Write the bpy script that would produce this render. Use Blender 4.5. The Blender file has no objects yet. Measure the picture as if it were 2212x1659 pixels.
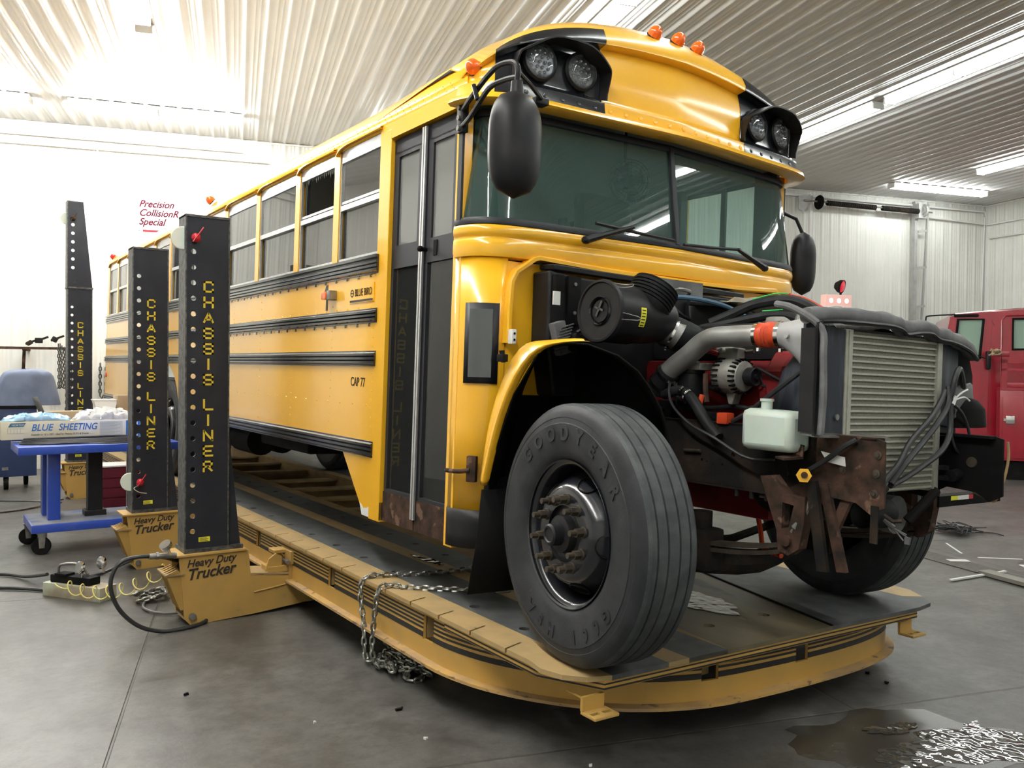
import bpy, bmesh, math, random
from mathutils import Matrix, Vector
from math import sin, cos, pi, radians as R_
random.seed(7)
SC = bpy.context.scene
COL = SC.collection
V = Vector

# ------------------------------------------------------------------ camera
# columns: world x, y, z axes expressed in camera space (right, down, forward)
RC = ((.821121, -.570675, .00949852), (-.000682953, -.0176244, -.999844), (.570754, .820987, -.0148615))
CAMP = V((-3.38, -3.58, 1.62))
cam_d = bpy.data.cameras.new('camera'); cam = bpy.data.objects.new('camera', cam_d); COL.objects.link(cam)
r_, d_, f_ = V(RC[0]), V(RC[1]), V(RC[2])
cm = Matrix(((r_.x, -d_.x, -f_.x), (r_.y, -d_.y, -f_.y), (r_.z, -d_.z, -f_.z)))
cam.matrix_world = Matrix.Translation(CAMP) @ cm.to_4x4()
cam_d.sensor_fit = 'HORIZONTAL'; cam_d.sensor_width = 36; cam_d.lens = 36 * 1840 / 2212
cam_d.clip_start = .05; cam_d.clip_end = 100
SC.camera = cam
# ------------------------------------------------------------------ light settings
SC.view_settings.view_transform = 'Standard'; SC.view_settings.look = 'None'
SC.view_settings.gamma = 1; SC.view_settings.use_curve_mapping = False
SC.view_settings.exposure = 0.12
cy = SC.cycles; cy.max_bounces = 8; cy.diffuse_bounces = 4; cy.glossy_bounces = 4; cy.transmission_bounces = 4; cy.transparent_max_bounces = 10; cy.caustics_reflective = False; cy.caustics_refractive = False
wd = bpy.data.worlds.new('world'); SC.world = wd; wd.use_nodes = True
wd.node_tree.nodes['Background'].inputs[0].default_value = (.9, .95, 1, 1)
wd.node_tree.nodes['Background'].inputs[1].default_value = 0.05
TUBE = 46.0          # emission of an ordinary ceiling tube
TUBE_LEFT = 150.0     # tubes on the left side of the shop, set stronger to overexpose it

TUBE_WALL = 240.0    # the cluster by the back left wall that washes the wall out
# ------------------------------------------------------------------ frames
TH = R_(16.88)
EB = V((cos(TH), -sin(TH), 0)); NB = V((sin(TH), cos(TH), 0))
BM = Matrix((EB, NB, V((0, 0, 1)))).transposed().to_4x4()      # building axes -> world
BUSR = Matrix(((.999635, 0, .0270061), (.000152645, .999983, -.00579685), (-.0270056, .00579886, .999618))).to_4x4()
BUSM = Matrix.Translation(CAMP) @ BUSR @ Matrix.Translation(-CAMP)  # bus axes -> world (the lift leans a little)
def U(a, b, z): return EB * a + NB * b + V((0, 0, z))

# ------------------------------------------------------------------ materials
def mat(name, col, rough=.5, metal=0, col2=None, nscale=6, nlo=.4, nhi=.7, bump=0, bscale=60, coat=0, spec=.5, rough2=None,
        trans=0, emit=None, es=0, col3=None, n3=30, t3=.62, ior=1.45, detail=5, stretch=None, wob=0, wscale=2):
    m = bpy.data.materials.new(name); m.use_nodes = True; nt = m.node_tree; b = nt.nodes['Principled BSDF']
    L = nt.links.new; N = nt.nodes.new
    b.inputs['Base Color'].default_value = (*col, 1); b.inputs['Roughness'].default_value = rough
    b.inputs['Metallic'].default_value = metal; b.inputs['Coat Weight'].default_value = coat; b.inputs['Coat Roughness'].default_value = .15
    b.inputs['Specular IOR Level'].default_value = spec; b.inputs['Transmission Weight'].default_value = trans; b.inputs['IOR'].default_value = ior
    if emit: b.inputs['Emission Color'].default_value = (*emit, 1); b.inputs['Emission Strength'].default_value = es
    tc = N('ShaderNodeTexCoord'); vec = tc.outputs['Object']
    if stretch:
        mp = N('ShaderNodeMapping'); mp.inputs['Scale'].default_value = stretch; L(vec, mp.inputs[0]); vec = mp.outputs[0]
    if col2 or rough2 is not None:
        n = N('ShaderNodeTexNoise'); n.inputs['Scale'].default_value = nscale; n.inputs['Detail'].default_value = detail; L(vec, n.inputs['Vector'])
        mr = N('ShaderNodeMapRange'); mr.inputs[1].default_value = nlo; mr.inputs[2].default_value = nhi; L(n.outputs[0], mr.inputs[0])
        fac = mr.outputs[0]
        if col2:
            mx = N('ShaderNodeMix'); mx.data_type = 'RGBA'; L(fac, mx.inputs['Factor']); mx.inputs[6].default_value = (*col, 1); mx.inputs[7].default_value = (*col2, 1)
            out = mx.outputs[2]
            if col3:
                n2 = N('ShaderNodeTexNoise'); n2.inputs['Scale'].default_value = n3; n2.inputs['Detail'].default_value = 6; L(vec, n2.inputs['Vector'])
                m2 = N('ShaderNodeMapRange'); m2.inputs[1].default_value = t3; m2.inputs[2].default_value = t3 + .05; L(n2.outputs[0], m2.inputs[0])
                x2 = N('ShaderNodeMix'); x2.data_type = 'RGBA'; L(m2.outputs[0], x2.inputs['Factor']); L(out, x2.inputs[6]); x2.inputs[7].default_value = (*col3, 1)
                out = x2.outputs[2]
            L(out, b.inputs['Base Color'])
        if rough2 is not None:
            rr = N('ShaderNodeMapRange'); rr.inputs[3].default_value = rough; rr.inputs[4].default_value = rough2; L(fac, rr.inputs[0]); L(rr.outputs[0], b.inputs['Roughness'])
    nrm = None
    if bump:
        n = N('ShaderNodeTexNoise'); n.inputs['Scale'].default_value = bscale; n.inputs['Detail'].default_value = 4; L(vec, n.inputs['Vector'])
        bp = N('ShaderNodeBump'); bp.inputs['Strength'].default_value = bump; bp.inputs['Distance'].default_value = .004; L(n.outputs[0], bp.inputs['Height']); nrm = bp.outputs[0]
    if wob:
        n = N('ShaderNodeTexNoise'); n.inputs['Scale'].default_value = wscale; n.inputs['Detail'].default_value = 1; L(vec, n.inputs['Vector'])
        bp = N('ShaderNodeBump'); bp.inputs['Strength'].default_value = wob; bp.inputs['Distance'].default_value = .02; L(n.outputs[0], bp.inputs['Height'])
        if nrm: L(nrm, bp.inputs['Normal'])
        nrm = bp.outputs[0]
    if nrm: L(nrm, b.inputs['Normal'])
    return m

M = {}
M['wall'] = mat('wall_steel', (.74, .74, .70), .42, 0, (.66, .66, .62), 1.5, .35, .75, spec=.5)
M['ceil'] = mat('ceiling_steel', (.66, .66, .65), .38, 0, (.60, .60, .59), 1.2, .35, .75, spec=.5)
M['yel'] = mat('bus_yellow', (.95, .50, .018), .34, 0, (.92, .475, .016), 3, .4, .7, coat=1.0, wob=.12, wscale=3, spec=.5)
M['yel_dirty'] = mat('bus_yellow_dirty', (.58, .27, .03), .45, 0, (.40, .20, .05), 5, .45, .8, coat=.15)
M['gblk'] = mat('gloss_black', (.012, .013, .017), .22, 0, coat=.5, wob=.1, wscale=6)
M['mblk'] = mat('matte_black', (.011, .011, .013), .42, 0, (.019, .0185, .018), 9, .45, .75)
M['dblk'] = mat('dull_black', (.006, .006, .0065), .7, 0, (.011, .010, .009), 8, .45, .7)
M['rub'] = mat('rubber', (.012, .013, .014), .55, 0, (.022, .024, .026), 12, .4, .7, bump=.15, bscale=120)
M['tyre'] = mat('tyre_rubber', (.019, .0205, .023), .5, 0, (.032, .034, .038), 9, .38, .68, bump=.2, bscale=90, col3=(.06, .06, .058), n3=14, t3=.72)
M['tread'] = mat('tread_rubber', (.042, .047, .050), .62, 0, (.068, .074, .077), 14, .4, .65, bump=.4, bscale=150, col3=(.10, .098, .09), n3=6, t3=.68)
M['alu'] = mat('aluminium', (.72, .73, .74), .32, .85, (.6, .61, .62), 20, .4, .7)
M['chrome'] = mat('bright_metal', (.80, .80, .80), .15, 1)
M['steel'] = mat('dull_steel', (.33, .33, .32), .45, .8, (.2, .18, .16), 18, .4, .7)
M['castal'] = mat('cast_aluminium', (.34, .335, .31), .55, .5, (.2, .19, .17), 14, .4, .7, bump=.3)
M['pipe'] = mat('charge_pipe', (.36, .36, .35), .5, .6, (.26, .255, .24), 10, .4, .7)
M['rust'] = mat('rusty_steel', (.072, .040, .028), .85, .0, (.022, .017, .014), 14, .38, .66, bump=.6, bscale=50, col3=(.14, .085, .06), n3=12, t3=.60)
M['rustk'] = mat('dark_rusty_frame', (.013, .012, .0115), .7, .1, (.036, .025, .018), 7, .45, .7, bump=.3, bscale=40, col3=(.075, .05, .035), n3=18, t3=.68)
M['deck'] = mat('deck_yellow', (.42, .29, .13), .5, 0, (.33, .24, .12), 6, .42, .7, bump=.2, bscale=40, col3=(.16, .11, .06), n3=9, t3=.70)
M['deckside'] = mat('rack_yellow', (.52, .31, .075), .42, 0, (.43, .27, .08), 4, .45, .75, col3=(.20, .12, .06), n3=14, t3=.72, coat=.1)
M['twyel'] = mat('tower_yellow', (.46, .285, .078), .5, 0, (.39, .245, .075), 5, .45, .75, col3=(.12, .08, .045), n3=5, t3=.73)
M['grey'] = mat('grey_grip', (.075, .080, .084), .5, .1, (.125, .128, .126), 8, .4, .7, bump=.5, bscale=150, col3=(.19, .17, .13), n3=5, t3=.69)
M['wood'] = mat('worn_plate', (.155, .125, .072), .45, 0, (.11, .095, .065), 5, .38, .65, bump=.3, bscale=40, col3=(.045, .04, .035), n3=4, t3=.62, stretch=(1, .35, 1))
M['tan'] = mat('dusty_tan', (.40, .27, .12), .7, 0, (.26, .19, .11), 6, .4, .7)
M['flange'] = mat('flange_dirty', (.50, .31, .10), .6, 0, (.36, .24, .12), 5, .42, .6, col3=(.17, .11, .07), n3=16, t3=.60, stretch=(1, 1, 3))
M['stripe'] = mat('stripe_black', (.02, .019, .018), .5)
M['towblk'] = mat('tower_navy_black', (.014, .016, .024), .38, .1, (.022, .025, .033), 5, .4, .7, coat=.15, bump=.12, bscale=200, col3=(.07, .07, .07), n3=40, t3=.72)
M['towedge'] = mat('worn_edge', (.12, .12, .115), .5, .5, (.05, .05, .052), 30, .4, .6)
M['letyel'] = mat('letter_yellow', (.66, .50, .04), .5)
M['letblk'] = mat('letter_black', (.03, .025, .02), .5)
M['stick'] = mat('sticker_yellow', (.82, .78, .05), .45)
M['red'] = mat('knob_red', (.5, .015, .03), .35)
M['amber'] = mat('amber_lens', (.85, .14, .01), .15, 0, coat=.6, emit=(.9, .2, .02), es=0)
M['redlens'] = mat('red_lens', (.6, .02, .015), .15, 0, coat=.6)
M['white'] = mat('white_plastic', (.8, .8, .78), .4)
M['bottle'] = mat('tank_plastic', (.62, .72, .66), .35, 0, (.56, .64, .56), 6, .4, .7)
M['bottle'].node_tree.nodes['Principled BSDF'].inputs['Subsurface Weight'].default_value = .25
M['seal'] = mat('window_rubber', (.012, .013, .018), .5)
M['engred'] = mat('engine_red', (.20, .012, .015), .45, 0, (.14, .012, .012), 9, .4, .7)
M['orange'] = mat('silicone_orange', (.62, .07, .02), .45, 0, (.5, .05, .015), 12, .4, .7)
M['core'] = mat('cooler_fins', (.24, .235, .19), .7, .2, (.19, .185, .15), 90, .35, .65, bump=.5, bscale=400)
M['fin'] = mat('cooler_tubes', (.50, .50, .43), .5, .4, (.42, .42, .37), 40, .4, .7)
M['shroud'] = mat('shroud_dark', (.035, .040, .052), .5, 0, (.09, .10, .12), 5, .52, .8, stretch=(4, 4, .8), bump=.1)
M['foam'] = mat('seal_foam', (.11, .11, .115), .8, 0, (.19, .19, .19), 8, .4, .7, bump=.4, bscale=60)
M['chain'] = mat('chain_steel', (.34, .34, .31), .35, .8, (.15, .14, .12), 25, .4, .65)
M['hose'] = mat('hose_black', (.022, .023, .025), .45)
M['hoseg'] = mat('hose_grey', (.10, .10, .095), .5)
M['coil'] = mat('coil_yellow', (.78, .68, .22), .35)
M['blue'] = mat('cart_blue', (.025, .07, .42), .38, 0, (.05, .10, .42), 8, .5, .8, coat=.2, col3=(.2, .24, .38), n3=11, t3=.68)
M['bluedust'] = mat('cart_shelf_dusty', (.27, .28, .32), .7, 0, (.12, .17, .36), 6, .45, .7)
M['navy'] = mat('cabinet_blue', (.022, .04, .11), .45, 0, (.03, .05, .12), 6, .4, .7)
M['tarp'] = mat('tarp_grey_blue', (.16, .20, .30), .55, 0, (.10, .13, .21), 4, .4, .7, bump=.4, bscale=12)
M['maroon'] = mat('cabinet_maroon', (.11, .012, .025), .4)
M['pink'] = mat('cabinet_side', (.52, .20, .24), .5)
M['card'] = mat('box_cream', (.72, .68, .52), .6, 0, (.82, .85, .88), 1.2, .48, .56)
M['blueprint'] = mat('print_blue', (.03, .16, .50), .5)
M['greyprint'] = mat('print_grey', (.42, .46, .50), .6)
M['bsheet'] = mat('blue_plastic', (.42, .66, .86), .3, 0, spec=.6)
M['wsheet'] = mat('white_plastic_film', (.85, .88, .90), .25, 0, spec=.7)
M['truckred'] = mat('truck_red', (.30, .008, .022), .25, 0, (.25, .007, .018), 3, .4, .7, coat=.8)
M['tint'] = mat('truck_glass', (.22, .32, .26), .12, 0, spec=.7)
M['cream'] = mat('tank_cream', (.78, .76, .66), .3, coat=.4)
M['pinkbox'] = mat('beacon_box', (.85, .50, .45), .3, emit=(1, .62, .55), es=.25)
M['signw'] = mat('sign_white', (.86, .83, .84), .5)
M['signr'] = mat('sign_maroon', (.07, .004, .014), .6, spec=.1)
M['lensled'] = mat('lamp_reflector', (.62, .64, .68), .2, .85, (.35, .36, .38), 40, .4, .6)
M['black'] = M['dblk']
M['castwhite'] = mat('cast_inlet', (.52, .53, .54), .4, .3, (.44, .45, .46), 12, .4, .7, bump=.1)
M['hoseblue'] = mat('hose_blue', (.05, .11, .17), .45)
M['green'] = mat('wire_green', (.05, .55, .12), .4)
M['logoblue'] = mat('logo_blue', (.05, .16, .27), .5)
M['paleprint'] = mat('pale_print', (.62, .66, .70), .6)
M['card2'] = mat('brown_card', (.42, .31, .19), .7, 0, (.34, .25, .16), 4, .4, .7)
M['paleblock'] = mat('pale_block', (.46, .50, .38), .7, 0, (.36, .30, .22), 5, .45, .6)
M['steelp'] = mat('galvanised', (.42, .42, .41), .5, .3, (.34, .34, .33), 8, .4, .7)
M['spotglow'] = mat('spot_glow', (1, .85, .8), .3, emit=(1, .8, .75), es=1.2)
M['redglow'] = mat('red_beacon_lens', (.6, .02, .05), .2, coat=.5, emit=(1, .02, .06), es=.35)
M['drain'] = mat('drain_grate', (.075, .068, .06), .7, 0, (.11, .10, .09), 30, .4, .6, bump=.6, bscale=80)
M['water'] = mat('water_film', (.06, .057, .05), .03, 0, spec=1.0, wob=.3, wscale=16, ior=1.8)
M['water2'] = mat('water_on_deck', (.06, .055, .045), .06, 0, (.11, .10, .07), 8, .45, .6, spec=.8, wob=.3, wscale=20)
M['damp'] = mat('damp_concrete', (.038, .034, .028), .24, 0, (.062, .057, .049), 6, .45, .65)
M['rustnut'] = mat('greasy_nut', (.085, .070, .052), .5, .5, (.05, .042, .035), 20, .4, .7)
M['tarpclear'] = mat('cloudy_film', (.42, .42, .38), .2, 0, (.25, .25, .22), 8, .4, .7, spec=.8)
M['seatm'] = mat('seat_vinyl', (.012, .014, .016), .5)
M['inner'] = mat('bus_inner_wall', (.66, .72, .70), .5)
M['bounce_white'] = mat('roof_bounce_white', (.78, .78, .75), .4)  # added for the unseen roof centre, keeps yellow bounce off the ceiling
M['innerd'] = mat('bus_inner_dark', (.05, .06, .06), .6)
M['housing'] = mat('lamp_housing', (.75, .75, .74), .45)
M['trim'] = mat('white_trim', (.76, .76, .74), .45)
M['paper'] = mat('paper_scrap', (.75, .75, .74), .6)
M['woodb'] = mat('grey_board', (.22, .21, .19), .7)
for k_, v_ in dict(dblk=.10, mblk=.28, rub=.22, rust=.12, rustk=.12, tyre=.30, tread=.30, wood=.3, grey=.3, rustnut=.3, deck=.35, tan=.2, shroud=.3, foam=.2, engred=.3, towblk=.35, seatm=.2).items():
    M[k_].node_tree.nodes['Principled BSDF'].inputs['Specular IOR Level'].default_value = v_
def emis(name, col, s):
    m = bpy.data.materials.new(name); m.use_nodes = True; nt = m.node_tree; nt.nodes.clear()
    e = nt.nodes.new('ShaderNodeEmission'); e.inputs[0].default_value = (*col, 1); e.inputs[1].default_value = s
    o = nt.nodes.new('ShaderNodeOutputMaterial'); nt.links.new(e.outputs[0], o.inputs[0]); return m
M['tube'] = emis('tube_glow', (.96, 1, .96), TUBE)
M['tubew'] = emis('tube_glow_wall', (1, .995, .96), TUBE_WALL)
M['tubel'] = emis('tube_glow_bright', (1, .99, .94), TUBE_LEFT)
def glass(name, tint, refl=1.5, alpha=.0, dirt_haze=(.3, .33, .32)):
    # thin pane: tinted see-through plus mirror reflection, no refraction offset
    m = bpy.data.materials.new(name); m.use_nodes = True; nt = m.node_tree; nt.nodes.clear(); N = nt.nodes.new; L = nt.links.new
    t = N('ShaderNodeBsdfTransparent'); t.inputs[0].default_value = (*tint, 1)
    g = N('ShaderNodeBsdfGlossy'); g.inputs['Roughness'].default_value = .015; g.inputs[0].default_value = (1, 1, 1, 1)
    d = N('ShaderNodeBsdfDiffuse'); d.inputs[0].default_value = (*dirt_haze, 1)
    fr = N('ShaderNodeFresnel'); fr.inputs[0].default_value = refl
    a = N('ShaderNodeMixShader'); a.inputs[0].default_value = alpha; L(t.outputs[0], a.inputs[1]); L(d.outputs[0], a.inputs[2])
    x = N('ShaderNodeMixShader'); L(fr.outputs[0], x.inputs[0]); L(a.outputs[0], x.inputs[1]); L(g.outputs[0], x.inputs[2])
    o = N('ShaderNodeOutputMaterial'); L(x.outputs[0], o.inputs[0]); return m
M['wsglass'] = glass('windshield_glass', (.55, .78, .72), 1.8, .15, (.22, .42, .38))  # diffuse teal share paints in the haze and reflected light on the glass
M['sideglass'] = glass('side_window_glass', (.68, .70, .68), 1.9, .16, (.30, .30, .29))
M['doorglass'] = glass('door_glass', (.62, .66, .66), 1.28, .05, (.35, .36, .36))
M['doorglass_up'] = glass('door_glass_dusty', (.5, .52, .50), 1.6, .42, (.42, .43, .41))
M['chaindark'] = mat('chain_dark', (.10, .10, .09), .5, .6, (.05, .05, .045), 25, .4, .65)
M['cornerglass'] = glass('corner_glass', (.05, .06, .065), 1.9, .5, (.10, .12, .12))
M['clearlens'] = glass('lamp_lens', (.9, .92, .95), 1.5, .05, (.6, .6, .6))

# floor: concrete with stains, trowel marks, saw-cut joints and damp shiny patches
def floor_mat():
    m = bpy.data.materials.new('shop_concrete'); m.use_nodes = True; nt = m.node_tree; b = nt.nodes['Principled BSDF']; N = nt.nodes.new; L = nt.links.new
    tc = N('ShaderNodeTexCoord'); vec = tc.outputs['Object']
    def noise(s, d=6, r=.6):
        n = N('ShaderNodeTexNoise'); n.inputs['Scale'].default_value = s; n.inputs['Detail'].default_value = d; n.inputs['Roughness'].default_value = r; L(vec, n.inputs['Vector']); return n.outputs[0]
    def rng(x, a, b_, c=0, d=1):
        n = N('ShaderNodeMapRange'); n.inputs[1].default_value = a; n.inputs[2].default_value = b_; n.inputs[3].default_value = c; n.inputs[4].default_value = d; L(x, n.inputs[0]); return n.outputs[0]
    def mix(f, A, B, mode='MIX'):
        n = N('ShaderNodeMix'); n.data_type = 'RGBA'; n.blend_type = mode
        (L(f, n.inputs[0]) if not isinstance(f, float) else setattr(n.inputs[0], 'default_value', f))
        for i, q in ((6, A), (7, B)):
            if isinstance(q, tuple): n.inputs[i].default_value = (*q, 1)
            else: L(q, n.inputs[i])
        return n.outputs[2]
    c = mix(rng(noise(1.1), .35, .65), (.084, .081, .075), (.128, .125, .117))
    c = mix(rng(noise(4, 8, .75), .42, .66, 0, .95), c, (.050, .047, .042))
    c = mix(rng(noise(14, 8, .8), .46, .70, 0, .8), c, (.036, .033, .029))
    c = mix(rng(noise(2.6, 6, .8), .52, .80, 0, .45), c, (.19, .186, .176))
    sx = N('ShaderNodeSeparateXYZ'); L(vec, sx.inputs[0])
    def joint(out, off, per):
        a = N('ShaderNodeMath'); a.operation = 'ADD'; L(out, a.inputs[0]); a.inputs[1].default_value = -off + per * 20.5
        p = N('ShaderNodeMath'); p.operation = 'MODULO'; L(a.outputs[0], p.inputs[0]); p.inputs[1].default_value = per
        s = N('ShaderNodeMath'); s.operation = 'SUBTRACT'; L(p.outputs[0], s.inputs[0]); s.inputs[1].default_value = per / 2
        q = N('ShaderNodeMath'); q.operation = 'ABSOLUTE'; L(s.outputs[0], q.inputs[0]); return rng(q.outputs[0], .004, .009, 1, 0)
    j1 = joint(sx.outputs[0], .653, 3.35); j2 = joint(sx.outputs[1], -1.03, 3.26)
    mxn = N('ShaderNodeMath'); mxn.operation = 'MAXIMUM'; L(j1, mxn.inputs[0]); L(j2, mxn.inputs[1])
    ml = N('ShaderNodeMath'); ml.operation = 'MULTIPLY'; L(mxn.outputs[0], ml.inputs[0]); ml.inputs[1].default_value = .75
    c = mix(ml.outputs[0], c, (.05, .048, .042))
    L(c, b.inputs['Base Color'])
    L(rng(noise(1.3, 6, .65), .30, .70, .30, .46), b.inputs['Roughness'])
    bp = N('ShaderNodeBump'); bp.inputs['Strength'].default_value = .5; bp.inputs['Distance'].default_value = .004; b.inputs['Specular IOR Level'].default_value = .38; L(noise(9, 8, .7), bp.inputs['Height'])
    b2 = N('ShaderNodeBump'); b2.inputs['Strength'].default_value = .8; b2.inputs['Distance'].default_value = .004; b2.invert = True; L(mxn.outputs[0], b2.inputs['Height']); L(bp.outputs[0], b2.inputs['Normal'])
    L(b2.outputs[0], b.inputs['Normal'])
    return m
M['floor'] = floor_mat()

# ------------------------------------------------------------------ mesh builder
def frame_of(d):
    d = V(d).normalized(); a = V((0, 0, 1)) if abs(d.z) < .9 else V((1, 0, 0))
    u = d.cross(a).normalized(); return u, d.cross(u).normalized()
class MB:
    def __init__(s): s.b = bmesh.new(); s.mi = 0
    def face(s, vs):
        try: f = s.b.faces.new(vs); f.material_index = s.mi; return f
        except ValueError: return None
    def vs(s, pts): return [s.b.verts.new(p) for p in pts]
    def poly(s, pts): return s.face(s.vs(pts))
    def box(s, c, d, rot=None, bev=0):
        hx, hy, hz = d[0] / 2, d[1] / 2, d[2] / 2
        P = [V((x, y, z)) for x in (-hx, hx) for y in (-hy, hy) for z in (-hz, hz)]
        if rot is not None: P = [rot @ p for p in P]
        v = s.vs([V(c) + p for p in P])
        fs = [s.face([v[i] for i in q]) for q in ((0, 1, 3, 2), (4, 6, 7, 5), (0, 4, 5, 1), (2, 3, 7, 6), (0, 2, 6, 4), (1, 5, 7, 3))]
        if bev:
            es = list({e for f in fs for e in f.edges})
            r = bmesh.ops.bevel(s.b, geom=es, offset=bev, segments=2, affect='EDGES', profile=.6)
            for f in r['faces']: f.material_index = s.mi
        return s
    def bx(s, x0, x1, y0, y1, z0, z1, bev=0): return s.box(((x0 + x1) / 2, (y0 + y1) / 2, (z0 + z1) / 2), (abs(x1 - x0), abs(y1 - y0), abs(z1 - z0)), None, bev)
    def cyl(s, p0, p1, r0, r1=None, n=20, caps=True):
        r1 = r0 if r1 is None else r1; p0, p1 = V(p0), V(p1); u, w = frame_of(p1 - p0)
        A = s.vs([p0 + (u * cos(2 * pi * i / n) + w * sin(2 * pi * i / n)) * r0 for i in range(n)])
        Bq = s.vs([p1 + (u * cos(2 * pi * i / n) + w * sin(2 * pi * i / n)) * r1 for i in range(n)])
        for i in range(n): s.face([A[i], A[(i + 1) % n], Bq[(i + 1) % n], Bq[i]])
        if caps: s.face(A[::-1]); s.face(Bq)
        return s
    def tube(s, path, r, n=8, closed=False, smooth=0):
        P = [V(p) for p in path]
        if smooth: P = spline(P, smooth, closed)
        m = len(P); t = []
        for i in range(m):
            a = P[(i - 1) % m] if closed or i else P[0]; c = P[(i + 1) % m] if closed or i < m - 1 else P[-1]
            t.append((c - a).normalized())
        u, w = frame_of(t[0]); rings = []
        for i in range(m):
            u = (u - t[i] * u.dot(t[i])).normalized(); w = t[i].cross(u)
            rr = r(i / (m - 1)) if callable(r) else r
            rings.append(s.vs([P[i] + (u * cos(2 * pi * k / n) + w * sin(2 * pi * k / n)) * rr for k in range(n)]))
        for i in range(m if closed else m - 1):
            A, B_ = rings[i], rings[(i + 1) % m]
            for k in range(n): s.face([A[k], A[(k + 1) % n], B_[(k + 1) % n], B_[k]])
        if not closed: s.face(rings[0][::-1]); s.face(rings[-1])
        return s
    def lathe(s, prof, o, ax, n=32, up=None, a0=0, a1=2 * pi, caps=False):
        # prof: (radius, distance along axis)
        o = V(o); ax = V(ax).normalized()
        if up is None: u, w = frame_of(ax)
        else: u = (V(up) - ax * ax.dot(V(up))).normalized(); w = ax.cross(u)
        full = abs(a1 - a0 - 2 * pi) < 1e-6; m = n if full else n + 1; rings = []
        for r, h in prof:
            if r < 1e-6: rings.append([s.b.verts.new(o + ax * h)]); continue
            rings.append(s.vs([o + ax * h + (u * cos(a0 + (a1 - a0) * i / n) + w * sin(a0 + (a1 - a0) * i / n)) * r for i in range(m)]))
        for A, B_ in zip(rings, rings[1:]):
            for i in range(n):
                j = (i + 1) % m if full else i + 1
                if len(A) == 1 and len(B_) == 1: continue
                if len(A) == 1: s.face([A[0], B_[j], B_[i]])
                elif len(B_) == 1: s.face([A[i], A[j], B_[0]])
                else: s.face([A[i], A[j], B_[j], B_[i]])
        return s
    def prism(s, pts, off):
        # polygon (3-D points) extruded by vector off
        off = V(off); A = s.vs(pts); B_ = s.vs([V(p) + off for p in pts]); n = len(A)
        s.face(A[::-1]); s.face(B_)
        for i in range(n): s.face([A[i], A[(i + 1) % n], B_[(i + 1) % n], B_[i]])
        return s
    def grid(s, rows, cu=False, cv=False):
        g = [s.vs(r) for r in rows]; m, n = len(g), len(g[0])
        for i in range(m if cv else m - 1):
            for j in range(n if cu else n - 1):
                s.face([g[i][j], g[i][(j + 1) % n], g[(i + 1) % m][(j + 1) % n], g[(i + 1) % m][j]])
        return s
    def ball(s, c, r, n=12, sc=(1, 1, 1)):
        c = V(c); rows = []
        for i in range(1, n // 2):
            t = pi * i / (n // 2); rows.append([c + V((sin(t) * cos(2 * pi * k / n) * sc[0], sin(t) * sin(2 * pi * k / n) * sc[1], cos(t) * sc[2])) * r for k in range(n)])
        g = [s.vs(q) for q in rows]; top = s.b.verts.new(c + V((0, 0, r * sc[2]))); bot = s.b.verts.new(c - V((0, 0, r * sc[2])))
        for i in range(len(g) - 1):
            for k in range(n): s.face([g[i][k], g[i + 1][k], g[i + 1][(k + 1) % n], g[i][(k + 1) % n]])
        for k in range(n): s.face([top, g[0][k], g[0][(k + 1) % n]]); s.face([bot, g[-1][(k + 1) % n], g[-1][k]])
        return s
    def build(s, name, mats, parent=None, ang=35, bev=0, solid=0, sub=0, norm=True, M_=None, weld=0):
        if norm: bmesh.ops.recalc_face_normals(s.b, faces=s.b.faces)
        if M_ is not None: s.b.transform(M_)
        if weld: bmesh.ops.remove_doubles(s.b, verts=s.b.verts, dist=weld)
        me = bpy.data.meshes.new(name)
        for e in s.b.edges:
            if len(e.link_faces) == 2: e.smooth = e.calc_face_angle(0) < R_(ang)
        for f in s.b.faces: f.smooth = True
        s.b.to_mesh(me); s.b.free()
        for m in (mats if isinstance(mats, (list, tuple)) else [mats]): me.materials.append(M[m] if isinstance(m, str) else m)
        o = bpy.data.objects.new(name, me); COL.objects.link(o)
        if parent is not None: o.parent = parent
        if solid:
            q = o.modifiers.new('solid', 'SOLIDIFY'); q.thickness = solid; q.offset = -1
        if bev:
            q = o.modifiers.new('bevel', 'BEVEL'); q.width = bev; q.segments = 2; q.limit_method = 'ANGLE'; q.angle_limit = R_(40)
        if sub:
            q = o.modifiers.new('sub', 'SUBSURF'); q.levels = sub; q.render_levels = sub
        return o
def spline(P, k, closed=False):
    P = [V(p) for p in P]; out = []; n = len(P)
    for i in range(n if closed else n - 1):
        p0 = P[(i - 1) % n] if closed or i > 0 else P[0] * 2 - P[1]; p1 = P[i]; p2 = P[(i + 1) % n]; p3 = P[(i + 2) % n] if closed or i < n - 2 else P[-1] * 2 - P[-2]
        for j in range(k):
            t = j / k; out.append(.5 * ((2 * p1) + (p2 - p0) * t + (2 * p0 - 5 * p1 + 4 * p2 - p3) * t * t + (3 * p1 - p0 - 3 * p2 + p3) * t ** 3))
    if not closed: out.append(P[-1])
    return out
def thing(name, label, cat, loc=(0, 0, 0), group=None, rot=None):
    o = bpy.data.objects.new(name, None); o.empty_display_size = .1; COL.objects.link(o)
    o.matrix_world = (Matrix.Translation(V(loc)) @ (rot.to_4x4() if rot is not None else Matrix()))
    return tag(o, label, cat, group)
def tag(o, label, cat, group=None, kind=None):
    if label: o['label'] = label
    if cat: o['category'] = cat
    if group: o['group'] = group
    if kind: o['kind'] = kind
    return o
def lab(o, l): o['label'] = l; return o
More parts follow.
